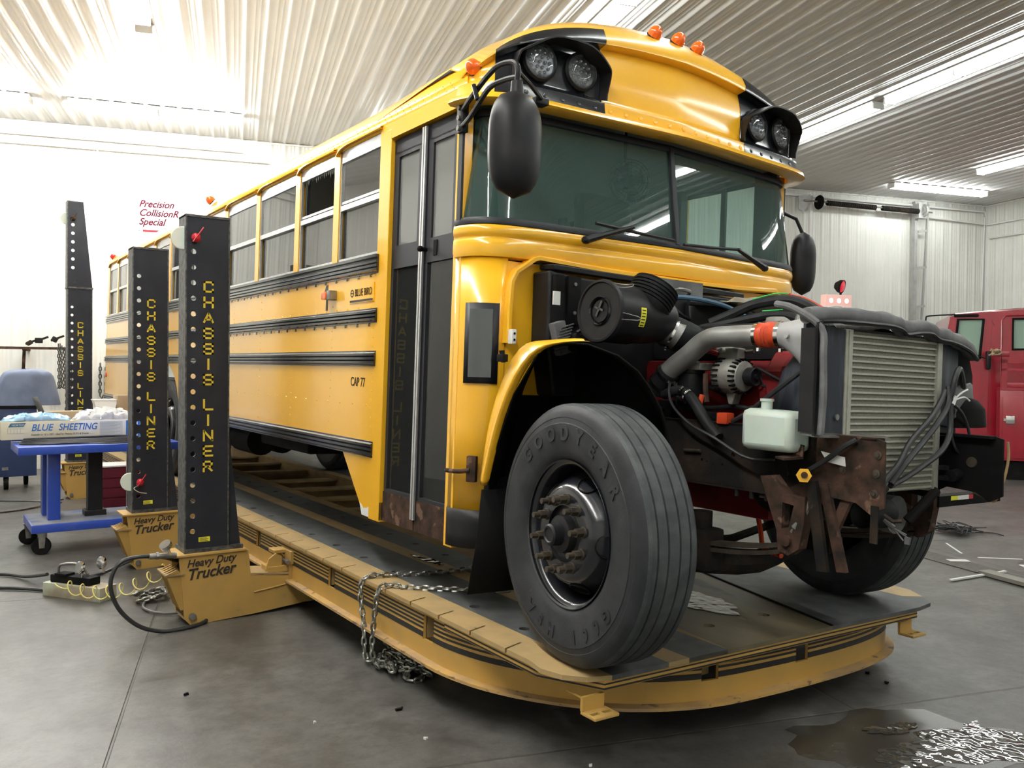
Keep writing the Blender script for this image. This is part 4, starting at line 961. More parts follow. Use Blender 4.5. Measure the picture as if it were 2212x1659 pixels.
b = MB(); b.grid([[V((-1.19, -.215, 1.10)), V((-1.0, -.225, 1.10)), V((-.80, -.23, 1.10))], [V((-1.20, -.20, .85)), V((-1.0, -.215, .85)), V((-.80, -.23, .85))], [V((-1.225, -.175, .60)), V((-1.0, -.20, .60)), V((-.80, -.22, .60))]]); P(b, 'mud_flap', 'dblk', solid=.006)
b = MB(); b.bx(-1.15, -.8, -.21, -.17, 1.09, 1.15); P(b, 'mud_flap_bracket', 'dblk')
# --- mirrors
def mirror(sx, p, h, w_, parentname='mirror_head'):
    b = MB(); rows = []
    n = 14
    for i in range(n + 1):
        t = i / n; z = p.z + h * (.5 - t); k = (1 - abs(2 * t - 1) ** 3.2) ** .5; k = max(k, .02)
        rows.append([V((p.x + sx * w_ / 2 * k * cos(a) * 1.0, p.y + w_ * .36 * k * sin(a), z)) for a in [2 * pi * j / 24 for j in range(24)]])
    b.grid(rows, cu=True); b.poly(rows[0]); b.poly(rows[-1][::-1])
    return P(b, parentname, 'mblk', ang=60)
mc = V((-1.335, -.60, 2.62))
mh = mirror(1, mc, .46, .25)
b = MB(); b.cyl((-1.335, -.60, 2.83), (-1.335, -.60, 2.885), .028, .026, n=16); P(b, 'mirror_neck', 'mblk', mh)
b = MB()
b.tube([(-1.235, .01, 2.93), (-1.28, -.12, 2.935), (-1.31, -.25, 2.955), (-1.34, -.36, 2.965), (-1.35, -.47, 2.985), (-1.345, -.57, 2.975), (-1.338, -.605, 2.945), (-1.335, -.60, 2.88)], .0125, 8, smooth=4)
b.tube([(-1.235, .01, 2.85), (-1.28, -.14, 2.855), (-1.31, -.27, 2.89), (-1.34, -.40, 2.915), (-1.34, -.52, 2.915), (-1.335, -.60, 2.905)], .0125, 8, smooth=4)
b.tube([(-1.335, -.25, 2.965), (-1.325, -.27, 2.895)], .011, 8); b.tube([(-1.335, -.60, 2.93), (-1.2, -.50, 2.935), (-1.0, -.32, 2.955)], .010, 8)
b.bx(-1.25, -1.215, -.02, .035, 2.82, 2.96, bev=.004); b.bx(-1.04, -.96, -.33, -.27, 2.93, 2.96, bev=.005); P(b, 'mirror_arm', 'mblk')
b = MB()
for z in (2.84, 2.89, 2.94): b.cyl((-1.25, .008, z), (-1.262, .008, z), .013, n=8)
P(b, 'mirror_bolts', 'steel')
m2 = mirror(1, V((1.40, -.03, 2.46)), .42, .20)
b = MB(); b.tube([(1.4, -.03, 2.64), (1.38, .02, 2.76), (1.22, .05, 2.80)], .012, 8); P(b, 'mirror_arm', 'mblk')
# --- wipers
def wiper(p0, p1, a, c_):
    b = MB(); b.tube([p0, V(p0).lerp(V(p1), .5), p1], lambda t: .020 - .010 * t, 8); b.ball(p0, .027, 10, (1, .8, .8)); wp_ = P(b, 'wiper_arm', 'mblk')
    b = MB(); b.tube([a, V(a).lerp(V(c_), .5) + V((0, -.006, -.004)), c_], .009, 6); P(b, 'wiper_blade', 'seal', wp_)
wiper((-.66, -.275, 2.335), (-.36, -.295, 2.437), (-.60, -.275, 2.428), (-.055, -.285, 2.405))
wiper((.70, -.285, 2.335), (.455, -.29, 2.415), (.02, -.285, 2.392), (.48, -.285, 2.418))
# --- interior
b = MB(); b.bx(-1.19, 1.19, .86, YR - .04, 1.50, 1.53); b.bx(-.30, 1.19, -.12, .9, 1.50, 1.53); P(b, 'floor_pan', 'innerd')
b = MB(); b.bx(-1.185, -1.18, .95, YR - .05, 1.53, ZB - .02); P(b, 'inner_wall_panel', 'inner')
b = MB(); b.bx(1.18, 1.185, .0, YR - .05, 1.53, ZB - .02); P(b, 'inner_wall_panel', 'inner')
rows = []
b = MB(); xs2 = [-1.17 * math.cos(pi * i / 16) for i in range(17)]
b.grid([[V((x, y, 3.0 + .44 * max(0, 1 - abs(x / 1.17) ** 2.4) ** .55)) for x in xs2] for y in (.0, 3, 6, YR - .04)]); P(b, 'headliner', 'inner', ang=60)
b = MB(); b.prism([V((-1.05, -.10, 2.34)), V((1.08, -.10, 2.34)), V((1.08, .25, 2.34)), V((-.5, .25, 2.34)), V((-.6, .1, 2.34))], (0, 0, .03)); b.prism([V((.2, -.1, 2.30)), V((1.1, -.1, 2.30)), V((1.1, .22, 2.42)), V((.2, .22, 2.42))], (0, .02, -.5)); P(b, 'dashboard', 'innerd')
# driver seat, steering wheel, fan, passenger seats
SXD = .18
b = MB(); b.grid([[V((.58 + .27 * cos(t) * (1 if i < 3 else .8), .80 + .02 * i, z)) for t in [pi * k / 10 for k in range(11)]] for i, z in enumerate((2.0, 2.3, 2.5, 2.66))]); 
b = MB(); b.box((SXD, .56, 2.44), (.42, .12, .76), Matrix.Rotation(-.1, 3, 'X'), bev=.058); b.box((SXD, .50, 1.93), (.50, .48, .12), None, bev=.04); b.cyl((SXD, .50, 1.53), (SXD, .50, 1.9), .08); P(b, 'driver_seat', 'seatm')
b = MB(); b.lathe([(.20 + .014 * cos(a), .014 * sin(a)) for a in [2 * pi * k / 8 for k in range(9)]], (.38, .18, 2.30), (0, -.5, .87), 28); b.cyl((.38, .18, 2.30), (.38, .05, 1.9), .03); b.box((.38, .18, 2.30), (.36, .03, .02)); P(b, 'steering_wheel', 'dblk')
fc = V((-.02, .12, 2.80)); b = MB(); ax = V((-.35, -.9, -.1)).normalized(); u, w_ = frame_of(ax)
for k in range(7): b.lathe([(.018 * (k + 1) + .0018 * cos(a), .02 - .003 * k + .0018 * sin(a)) for a in [2 * pi * q / 4 for q in range(5)]], fc, ax, 24)
for k in range(20): a = 2 * pi * k / 20; d = u * cos(a) + w_ * sin(a); b.tube([fc + ax * .02 + d * .02, fc + d * .13 - ax * 0], .0015, 4)
fg = P(b, 'dash_fan', 'dblk')
b = MB()
for k in range(4):
    a = k * pi / 2; d = u * cos(a) + w_ * sin(a); e = u * cos(a + .9) + w_ * sin(a + .9); b.poly([fc + d * .02 - ax * .03, fc + d * .11 - ax * .04, fc + e * .11 - ax * .02, fc + e * .02 - ax * .03])
b.cyl(fc - ax * .02, fc - ax * .10, .035); b.tube([fc - ax * .08, fc + V((0, .05, .15)), fc + V((0, .05, .3))], .008, 6); P(b, 'fan_motor', 'dblk', fg)
for i in range(11):
    for sx in (-1, 1):
        y = 1.35 + i * .72
        b = MB(); b.box((sx * .76, y, 2.12), (.80, .10, .62), Matrix.Rotation(-.12, 3, 'X'), bev=.03); b.box((sx * .76, y - .25, 1.90), (.80, .42, .12), None, bev=.03); b.bx(sx * .76 - .3, sx * .76 + .3, y - .3, y - .27, 1.53, 1.86); P(b, 'passenger_seat', 'seatm')
# --- chassis under the body
for x in (-.45, .45):
    b = MB(); b.bx(x - .012, x + .012, .1, YR - .2, 1.16, 1.42); b.bx(x, x - .07 * (1 if x > 0 else -1), .1, YR - .2, 1.16, 1.175); P(b, 'chassis_rail', 'rustk')
b = MB(); b.bx(-.95, -.5, 2.6, 3.7, 1.0, 1.28, bev=.04); P(b, 'fuel_tank', 'dblk')
b = MB(); b.cyl((-.85, 3.95, 1.0), (-.85, 4.5, 1.0), .13, n=20); b.cyl((-.6, 4.1, 1.0), (-.6, 4.6, 1.0), .13, n=20); P(b, 'air_tank', 'dblk')
b = MB(); b.cyl((-.7, 5.2, .99), (.7, 5.2, .99), .04); b.tube([(.1, 6, 1.0), (.05, 3, 1.1), (0, .5, 1.2)], .05, 10); P(b, 'drive_shaft', 'rustk')
# --- wheels
def wheel(c, steer, outer, dual=False, detail=True, R=.527):
    sg = -1 if outer < 0 else 1
    rt = Matrix.Rotation(steer, 4, 'Z'); A = V(rt.to_3x3() @ V((sg, 0, 0))); c = V(c)
    hw = .137
    b = MB(); prof = []
    # inner bead -> sidewall -> shoulder -> grooved tread -> shoulder -> sidewall -> bead
    side = [(.292, .100), (.305, .118), (.335, .128), (.385, .138), (.43, .139), (.445, .1395), (.447, .137), (.468, .133), (.470, .1345), (.49, .130), (.505, .122), (.517, .112)]
    b.lathe([(r * R / .527, -h) for r, h in side], c, A, 72)
    b.lathe([(r * R / .527, h) for r, h in side], c, A, 72)
    ty = P(b, 'tyre', 'tyre', ang=40)
    gs = [-.075, -.027, .027, .075]; tp = [(.517, -.112), (.5255, -.100)]
    for g in gs: tp += [(.527, g - .0045), (.515, g - .003), (.515, g + .003), (.527, g + .0045)]
    tp += [(.5255, .100), (.517, .112)]
    b = MB(); b.lathe([(r * R / .527, h) for r, h in tp], c, A, 96); P(b, 'tread', 'tread', ty, ang=25)
    if detail:
        # raised sidewall wording, set round the tyre
        Z_ = V((0, 0, 1)); F_ = A.cross(Z_)   # seen from outside, F_ points to the right of the viewer when A faces them
        right = Z_.cross(A)
        def arc_text(s_, a0, step, r, sz, flip=1):
            for i, ch in enumerate(s_):
                if ch == ' ': continue
                a = R_(a0 + step * i); d = right * sin(a) + Z_ * cos(a); tq = right * cos(a) - Z_ * sin(a)
                text_obj(ch, sz, 'tyre', c + A * .1385 + d * r - V((0, 0, DZ)), tq, d, ty, 'raised_letter', sx=.95, ext=.0035, align='CENTER', bold=.0035)
        arc_text('GOODYEAR', -44, 14.5, .380, .078); arc_text('G661 HSA', -232, 12, .380, .070)
    # steel rim
    b = MB(); b.lathe([(.290, .118), (.298, .122), (.296, .108), (.282, .104), (.272, .085), (.262, .02), (.262, -.10)], c, A, 64); rm = P(b, 'rim', 'gblk', ty, ang=50)
    b = MB(); b.lathe([(.262, -.02), (.252, .02), (.236, .050), (.208, .098), (.196, .118), (.180, .128), (.165, .130), (.115, .130), (.112, .06)], c, A, 64)
    disc = P(b, 'wheel_disc', 'gblk', ty, ang=50)
    if detail:
        cc = MB(); u, w_ = frame_of(A)
        for k in range(5):
            a = 2 * pi * k / 5 + .55; p = c + (u * cos(a) + w_ * sin(a)) * .222; dirn = (A * .8 + (u * cos(a) + w_ * sin(a)) * .6)
            # hand holes as shallow black dishes, their inner shade put into the colour
            cc.lathe([(.044, .0), (.046, .003), (.042, .005), (.041, -.004), (0, -.005)], c + (u * cos(a) + w_ * sin(a)) * .222 + A * .076, (A * .5 + (u * cos(a) + w_ * sin(a)) * .86), 24)
        P(cc, 'hand_hole', 'dblk', ty)
        b = MB(); b.lathe([(.118, .09), (.118, .112), (.095, .114), (.080, .118), (.074, .150), (.062, .154), (.046, .156), (.044, .196), (.036, .203), (.03, .203), (.026, .198), (0, .198)], c, A, 40); P(b, 'hub', 'mblk', ty)
        u, w_ = frame_of(A)
        for k in range(10):
            a = 2 * pi * k / 10 + .2; p = c + (u * cos(a) + w_ * sin(a)) * .143
            b = MB(); b.cyl(p + A * .128, p + A * .138, .024, .022, n=16); b.cyl(p + A * .138, p + A * .168, .0185, n=6); b.cyl(p + A * .168, p + A * .196, .012, n=10); b.build('lug_nut', 'rustnut', ty, M_=BASE)
    return ty
wheel((-1.105, -.907, 1.01), -.088, -1)
wheel((.98, -.66, 1.005), -.088, 1, detail=False)
for x in (-1.05, -.76): wheel((x, 6.02, 1.01), 0, -1, detail=False)
for x in (1.05, .76): wheel((x, 6.02, 1.01), 0, 1, detail=False)
# ================================================================== ENGINE BAY AND FRONT CHASSIS (all parts of the bus)
def band(b, p0, p1, r, w_=.012): # worm-drive clamp
    p0, p1 = V(p0), V(p1); ax = (p1 - p0).normalized(); b.lathe([(r, -w_ / 2), (r + .003, -w_ / 2), (r + .003, w_ / 2), (r, w_ / 2)], p0, ax, 24); u, q = frame_of(ax); b.box(p0 + q * (r + .006), (.012, .012, .022))
# air cleaner: drum lying crosswise, lid towards the door side
ac = V((-.83, -.60, 1.952)); axx = V((1, .06, -.03)).normalized()
b = MB(); b.lathe([(0, 0), (.05, 0), (.052, .012), (.060, .012), (.064, .0), (.128, -.004), (.133, -.012), (.143, -.010), (.147, .004), (.140, .016)], ac, axx, 48); ld = P(b, 'air_cleaner_lid', 'mblk')
b = MB(); b.lathe([(.060, -.003), (.065, -.010), (.070, -.003)], ac, axx, 32); b.box(ac + V((-.006, 0, .01)), (.006, .012, .08), Matrix.Rotation(.5, 3, 'X')); b.box(ac + V((-.006, 0, .01)), (.006, .06, .010), Matrix.Rotation(.3, 3, 'X')); P(b, 'lid_ring', 'gblk', ld)
b = MB(); b.lathe([(.140, .012), (.139, .18), (.132, .20), (.126, .30), (.11, .40), (.09, .44), (0, .44)], ac, axx, 48); dm = P(b, 'air_cleaner_drum', 'mblk')
b = MB()
for a in (.2, 2.4, 4.3, 5.4):
    u, q = frame_of(axx); d = u * cos(a) + q * sin(a); e = -u * sin(a) + q * cos(a)
    p = ac + d * .146; b.tube([p + e * .015, p + axx * .05 + e * .012 + d * .002, p + axx * .09 + e * .008 + d * .012, p + axx * .10 + d * .02, p + axx * .09 - e * .008 + d * .012, p + axx * .05 - e * .012 + d * .002, p - e * .015], .0022, 5, smooth=2)
P(b, 'wire_clip', 'steel', dm)
# yellow sticker wrapped on the drum
u, q = frame_of(axx); cam_dir = V((-.45, -.8, -.1)).normalized(); th0 = math.atan2(cam_dir.dot(q), cam_dir.dot(u))
b = MB(); b.grid([[ac + axx * (.125 + .035 * j) + (u * cos(th0 + t) + q * sin(th0 + t)) * .1405 for j in (0, 1)] for t in [-.32 + .64 * k / 8 for k in range(9)]]); sk_ = P(b, 'drum_sticker', 'stick', dm, norm=False)
b = MB()
for k in range(6): 
    t = -.25 + .1 * k; b.grid([[ac + axx * (.130 + .024 * j) + (u * cos(th0 + tt) + q * sin(th0 + tt)) * .1412 for j in (0, 1)] for tt in (t, t + .035)])
P(b, 'sticker_print', 'letblk', sk_, norm=False)
# ribbed intake bellows on top, open end tilted up towards the front right
bo = V((-.545, -.62, 2.025)); bax = V((.42, -.10, .72)).normalized()
b = MB(); pr = [(.080, -.06)]
for k in range(6): pr += [(.115, -.03 + .017 * k), (.118, -.022 + .017 * k), (.106, -.018 + .017 * k), (.106, -.014 + .017 * k)]
pr += [(.112, .078), (.100, .085), (.085, .08), (.080, -.02), (0, -.02)]
b.lathe(pr, bo, bax, 40); P(b, 'intake_bellows', 'rub', ang=30)
b = MB(); b.cyl(bo - bax * .04, (-.60, -.60, 1.95), .085, .10, n=28); P(b, 'inlet_neck', 'mblk')
# outlet elbow with clamps
b = MB(); b.tube([(-.50, -.58, 1.935), (-.42, -.60, 1.90), (-.36, -.64, 1.86)], .070, 20, smooth=4); P(b, 'cleaner_outlet', 'steel')
b = MB(); band(b, (-.47, -.585, 1.925), (-.42, -.60, 1.90), .074); band(b, (-.385, -.62, 1.875), (-.36, -.64, 1.86), .074); P(b, 'hose_clamp', 'chrome')
b = MB(); b.tube([(-.40, -.60, 1.89), (-.30, -.62, 1.86), (-.20, -.62, 1.82), (-.12, -.58, 1.74), (-.10, -.5, 1.62)], .082, 20, smooth=5); P(b, 'intake_hose', 'rub')
b = MB(); b.cyl((-.44, -.62, 1.975), (-.44, -.62, 2.0), .028, n=14); b.cyl((-.44, -.62, 1.99), (-.44, -.62, 2.005), .034, n=14); P(b, 'restriction_gauge', 'white')
# charge-air pipe, orange hose and cooler inlet cone
pp = [(-.46, -.66, 1.655), (-.46, -.70, 1.70), (-.455, -.80, 1.765), (-.45, -.88, 1.822), (-.445, -.95, 1.845), (-.43, -1.05, 1.85), (-.41, -1.17, 1.852)]
b = MB(); b.tube(pp, .047, 24, smooth=5); P(b, 'charge_air_pipe', 'pipe')
b = MB(); b.tube([(-.46, -.60, 1.60), (-.46, -.64, 1.64), (-.46, -.69, 1.69)], .054, 20, smooth=3); P(b, 'pipe_elbow_hose', 'rub')
for q_ in (((-.46, -.675, 1.675), (-.46, -.70, 1.70), .056, .014), ((-.46, -.63, 1.63), (-.46, -.66, 1.66), .056, .014), ((-.412, -1.165, 1.852), (-.41, -1.18, 1.852), .052, .016), ((-.405, -1.275, 1.852), (-.40, -1.30, 1.852), .056, .018)):
    b = MB(); band(b, *q_); P(b, 'hose_clamp', 'chrome')
b = MB(); h0 = V((-.411, -1.172, 1.852)); hd = V((.05, -1, 0)).normalized(); b.lathe([(.050, 0), (.054, .01), (.054, .028), (.050, .034), (.057, .042), (.050, .050), (.057, .058), (.050, .066), (.054, .074), (.053, .108)], h0, hd, 32); P(b, 'silicone_hose', 'orange', ang=50)
b = MB(); rows = []
for t in [k / 6 for k in range(7)]:
    y = -1.28 - .21 * t; hz = .052 + .10 * t ** 1.5; hx = .052 + .012 * t; cz = 1.852 - .07 * t ** 1.5
    rows.append([V((-.405 - .03 * t + hx * cos(a) * (1), y, cz + hz * sin(a))) for a in [2 * pi * k / 24 for k in range(24)]])
b.grid(rows, cu=True); b.cyl((-.47, -1.36, 1.84), (-.485, -1.36, 1.842), .011, n=12); P(b, 'cooler_inlet', 'castwhite')
# cooler core with side tanks, fins, guards and foam seal
b = MB(); b.bx(-.325, .325, -1.545, -1.50, 1.205, 1.865); P(b, 'cooler_core', 'core')
b = MB(); n_ = 26
for k in range(n_):
    z = 1.215 + k * (1.848 - 1.215) / (n_ - 1); b.bx(-.315, .318, -1.552, -1.53, z - .004, z + .004)
P(b, 'cooler_tubes', 'fin')
b = MB(); b.bx(-.368, -.322, -1.560, -1.49, 1.205, 1.87); b.bx(-.352, -.345, -1.565, -1.559, 1.21, 1.865); P(b, 'side_tank', 'fin')
b = MB(); b.bx(.316, .352, -1.560, -1.49, 1.195, 1.85); P(b, 'side_tank', 'fin')
b = MB(); b.prism([V((-.585, -1.53, 1.463)), V((-.368, -1.555, 1.455)), V((-.368, -1.555, 1.868)), V((-.585, -1.53, 1.89))], (0, .012, 0)); g1 = P(b, 'cooler_guard', 'shroud')
b = MB(); b.cyl((-.41, -1.555, 1.52), (-.41, -1.562, 1.52), .012, n=12); P(b, 'guard_bolt', 'steel', g1)
b = MB(); b.bx(-.607, -.590, -1.60, -1.525, 1.462, 1.86); b.prism([V((-.607, -1.60, 1.45)), V((-.575, -1.60, 1.455)), V((-.56, -1.57, 1.47)), V((-.56, -1.57, 1.87)), V((-.575, -1.60, 1.89)), V((-.607, -1.60, 1.88))], (0, .012, 0)); P(b, 'guard_side', 'mblk')
b = MB(); b.tube([(-.585, -1.61, 1.455), (-.583, -1.615, 1.6), (-.585, -1.61, 1.75), (-.59, -1.60, 1.86), (-.62, -1.50, 1.935), (-.60, -1.40, 1.96)], .014, 8, smooth=4); P(b, 'edge_seal', 'foam')
b = MB(); b.prism([V((.352, -1.545, 1.49)), V((.60, -1.50, 1.47)), V((.60, -1.50, 1.85)), V((.352, -1.545, 1.855))], (0, .012, 0)); P(b, 'cooler_guard', 'shroud')
b = MB(); rows = []
for k, (x, y, z) in enumerate([(.58, -1.50, 1.855), (.64, -1.50, 1.84), (.70, -1.50, 1.80), (.735, -1.50, 1.72), (.745, -1.50, 1.60), (.735, -1.50, 1.475)]): rows.append([V((x - .10, y + .02, z)), V((x, y, z)), V((x + .006, y + .12, z)), V((x - .05, y + .16, z))])
b.grid(rows); P(b, 'right_baffle', 'mblk', solid=.008)
b = MB(); random.seed(4)
fo = [(-.60, -1.54, 1.905), (-.45, -1.565, 1.915), (-.25, -1.57, 1.918), (-.10, -1.57, 1.917), (-.03, -1.57, 1.905), (.0, -1.57, 1.89), (.10, -1.565, 1.902), (.20, -1.565, 1.905), (.27, -1.56, 1.885), (.38, -1.555, 1.88), (.50, -1.54, 1.868), (.62, -1.52, 1.848), (.72, -1.50, 1.815)]
rows = []
for i, p in enumerate(spline(fo, 3)):
    r = .030 + .004 * sin(i * 1.7) + .003 * random.random(); rows.append([p + V((0, cos(a) * r * 1.0, sin(a) * r * .95 + (.006 if a < pi else 0))) for a in [2 * pi * k / 12 for k in range(12)]])
b.grid(rows, cu=True); b.poly(rows[0]); b.poly(rows[-1]); P(b, 'foam_seal', 'foam', ang=70)
b = MB(); b.tube([(p[0], p[1] - .028, p[2] - .022) for p in fo], .009, 6, smooth=3); P(b, 'foam_lip', 'mblk')
b = MB(); b.prism([V((-.60, -1.60, 1.445)), V((-.10, -1.60, 1.43)), V((-.05, -1.52, 1.44)), V((-.6, -1.53, 1.452))], (0, 0, .008)); P(b, 'lower_guard_flange', 'steel')
b = MB(); b.bx(-.30, .60, -1.50, -1.46, 1.20, 1.88); b.lathe([(.30, 0), (.29, .02), (.27, .10), (.265, .18)], (.05, -1.46, 1.60), (0, 1, 0), 36); P(b, 'fan_shroud', 'mblk')
b = MB(); b.grid([[V((-.42, -1.46, 1.80)), V((-.42, -1.46, 1.45))], [V((-.38, -1.34, 1.77)), V((-.40, -1.34, 1.45))], [V((-.33, -1.24, 1.70)), V((-.37, -1.24, 1.46))], [V((-.28, -1.18, 1.62)), V((-.34, -1.18, 1.50))]]); P(b, 'shroud_side', 'shroud', solid=.008)
# washer tank
b = MB()
out = [(-1.225, 1.372), (-1.225, 1.542), (-1.475, 1.535), (-1.475, 1.372)]
b.prism([V((-.585, y, z)) for y, z in out], (.14, 0, 0)); tk = P(b, 'washer_tank', 'bottle', bev=.028)
b = MB(); b.lathe([(.023, 0), (.023, .035), (.028, .037), (.028, .047), (.020, .047), (.019, .0)], (-.53, -1.315, 1.535), (0, 0, 1), 20); P(b, 'tank_neck', 'bottle', tk)
b = MB(); b.box((-.50, -1.49, 1.55), (.03, .012, .04), None, bev=.004); P(b, 'tank_tab', 'white', tk)
# engine block and accessories
b = MB(); b.bx(-.24, .26, -1.12, -.16, 1.30, 1.75, bev=.03); P(b, 'engine_block', 'engred')
b = MB(); b.bx(-.20, .22, -1.10, -.16, 1.75, 1.93, bev=.04); P(b, 'valve_cover', 'mblk')
b = MB(); b.bx(-.22, .22, -1.10, -.2, 1.02, 1.30, bev=.04); P(b, 'oil_pan', 'engred')
b = MB(); b.prism([V((-.29, -1.20, 1.42)), V((-.29, -1.20, 1.70)), V((-.22, -1.20, 1.79)), V((-.12, -1.20, 1.80)), V((.0, -1.2, 1.74)), V((.15, -1.20, 1.80)), V((.26, -1.20, 1.70)), V((.26, -1.20, 1.40))], (0, .10, 0)); P(b, 'gear_housing', 'engred', bev=.012)
b = MB(); b.tube([(-.28, -1.23, 1.72), (-.29, -1.25, 1.60), (-.27, -1.24, 1.48)], .035, 12, smooth=4); b.tube([(-.18, -1.26, 1.78), (-.05, -1.3, 1.76), (.1, -1.3, 1.70)], .042, 14, smooth=4); P(b, 'coolant_manifold', 'engred')
# alternator
al = V((-.335, -.98, 1.675)); aa = V((.0, -1, -.02)).normalized()
b = MB(); b.lathe([(0, -.10), (.05, -.10), (.072, -.085), (.082, -.06), (.084, -.01), (.080, .03), (.066, .055), (.03, .062)], al, aa, 32); alt = P(b, 'alternator', 'castal', ang=40)
b = MB(); u, q = frame_of(aa)
for k in range(22):
    a = 2 * pi * k / 22; d = u * cos(a) + q * sin(a); e = -u * sin(a) + q * cos(a)
    b.box(al + d * .0755 + aa * .036, (.012, .030, .009), Matrix((d, aa, e)).transposed())
P(b, 'front_vents', 'dblk', alt)
b = MB()
for k in range(22):
    a = 2 * pi * k / 22; d = u * cos(a) + q * sin(a); e = -u * sin(a) + q * cos(a); b.box(al + d * .0835 - aa * .055, (.010, .038, .008), Matrix((d, aa, e)).transposed())
P(b, 'rear_vents', 'dblk', alt)
b = MB(); b.lathe([(.022, .05), (.022, .07), (.042, .075), (.042, .115), (.038, .118), (.030, .110), (.012, .112), (.012, .122), (0, .122)], al, aa, 28); P(b, 'pulley', 'mblk', alt)
b = MB(); b.prism([al + V((-.02, .09, .06)), al + V((-.02, -.02, .06)), al + V((-.02, -.03, .125)), al + V((-.02, .0, .13)), al + V((-.02, .10, .125))], (.05, 0, 0)); b.prism([al + V((-.02, -.02, -.07)), al + V((-.02, .04, -.07)), al + V((-.02, .02, -.13)), al + V((-.02, .0, -.13))], (.05, 0, 0)); b.cyl(al + V((-.04, .06, .115)), al + V((.05, .06, .115)), .014, n=12); P(b, 'mounting_ear', 'castal', alt, bev=.004)
b = MB(); b.tube([al + V((-.03, .08, .10)), al + V((-.05, .14, .115)), al + V((-.04, .2, .10))], .012, 8, smooth=3); b.ball(al + V((-.03, .13, .125)), .022, 10, (1, 1.6, .8)); P(b, 'battery_terminal', 'engred', alt)
# fuel filter canister, starter cable and fittings
b = MB(); b.lathe([(0, -.10), (.055, -.10), (.062, -.085), (.062, .07), (.066, .075), (.066, .09), (0, .09)], (-.37, -.74, 1.61), (0, 0, 1), 28); P(b, 'fuel_filter', 'mblk')
b = MB(); b.box((-.37, -.76, 1.715), (.10, .16, .035), None, bev=.008); b.ball((-.40, -.80, 1.725), .02, 8); P(b, 'filter_head', 'castal')
b = MB(); b.tube([(-.40, -.86, 1.68), (-.42, -.88, 1.62), (-.43, -.90, 1.55)], .013, 8, smooth=3); P(b, 'red_cable_upper', 'rust')
b = MB(); b.tube([(-.44, -.88, 1.585), (-.45, -.875, 1.54), (-.46, -.86, 1.505)], .013, 8, smooth=3); P(b, 'red_boot', 'orange')
b = MB(); b.box((-.44, -1.02, 1.485), (.05, .06, .05), None, bev=.006); P(b, 'red_connector', 'orange')
b = MB(); b.tube([(-.46, -.66, 1.58), (-.47, -.78, 1.60), (-.48, -.86, 1.56), (-.48, -.95, 1.46), (-.48, -1.02, 1.40)], .026, 12, smooth=4); P(b, 'heater_hose', 'rub')
b = MB(); band(b, (-.48, -.80, 1.595), (-.48, -.83, 1.58), .028, .010); band(b, (-.48, -.83, 1.58), (-.48, -.86, 1.56), .028, .010); b.box((-.52, -.80, 1.565), (.025, .02, .02)); P(b, 'hose_clamp', 'chrome')
def hz(name, pts, r, m='hose', sm=6): bq = MB(); bq.tube(pts, r, 8, smooth=sm); return P(bq, name, m)
hz('black_cable', [(-.47, -.70, 1.66), (-.50, -.74, 1.55), (-.51, -.86, 1.46), (-.51, -1.02, 1.40), (-.51, -1.2, 1.33), (-.47, -1.32, 1.33)], .007)
hz('black_cable', [(-.42, -1.0, 1.45), (-.44, -1.15, 1.52), (-.45, -1.30, 1.62), (-.44, -1.44, 1.72), (-.42, -1.48, 1.75)], .012)
hz('blue_hose', [(-.36, -.55, 2.06), (-.22, -.60, 2.06), (-.04, -.64, 2.035), (.10, -.68, 1.98), (.18, -.76, 1.92), (.12, -.95, 1.86)], .012, 'hoseblue')
hz('coolant_hose', [(-.10, -.45, 2.06), (.10, -.50, 2.06), (.24, -.56, 2.02), (.33, -.62, 1.95), (.34, -.70, 1.88)], .018, 'rub')
hz('big_harness', [(-.12, -.62, 1.94), (-.05, -.70, 1.99), (.02, -.78, 2.04), (.08, -.90, 2.06), (.10, -1.0, 2.04), (.08, -1.12, 1.98), (.02, -1.22, 1.90)], .026, 'rub')
hz('big_harness', [(-.16, -.60, 1.91), (-.05, -.72, 1.95), (.04, -.88, 1.985), (.05, -1.02, 1.96), (.0, -1.20, 1.88)], .024, 'rub')
hz('orange_wires', [(.13, -.90, 2.085), (.22, -.93, 2.07), (.30, -.97, 2.03), (.33, -1.05, 1.975)], .013, 'orange')
hz('orange_wires', [(.24, -.90, 2.06), (.38, -.92, 2.03), (.45, -.93, 2.012), (.36, -.95, 2.005)], .007, 'orange')
hz('teal_wire', [(.15, -.88, 2.09), (.30, -.90, 2.06), (.38, -.95, 2.01), (.38, -1.02, 1.96)], .008, 'hoseblue')
hz('green_wire', [(-.02, -.80, 2.06), (.06, -.86, 2.09), (.12, -.9, 2.095)], .0035, 'green')
hz('green_wire', [(-.02, -.86, 2.0), (.06, -.92, 2.01)], .0035, 'green')
b = MB(); b.tube([(-.10, -.335, 2.045), (-.02, -.345, 1.995), (.12, -.35, 1.965), (.26, -.35, 1.96), (.34, -.345, 1.985)], .009, 8, smooth=4); P(b, 'washer_line', 'rub')
b = MB(); b.lathe([(.045, 0), (.042, .01), (.02, .015), (.018, .03), (0, .032)], (.12, -.31, 2.04), (0, -1, 0), 20); P(b, 'bulkhead_fitting', 'rustnut')
b = MB(); b.box((.36, -.335, 2.015), (.09, .04, .035), None, bev=.004); b.box((.42, -.345, 2.005), (.03, .03, .03), None, bev=.004); P(b, 'white_connector', 'white')
b = MB(); b.tube([(-.10, -.33, 2.12), (-.08, -.36, 2.135), (-.0, -.36, 2.13), (.02, -.33, 2.115)], .010, 6, smooth=3); P(b, 'cover_handle', 'steel')
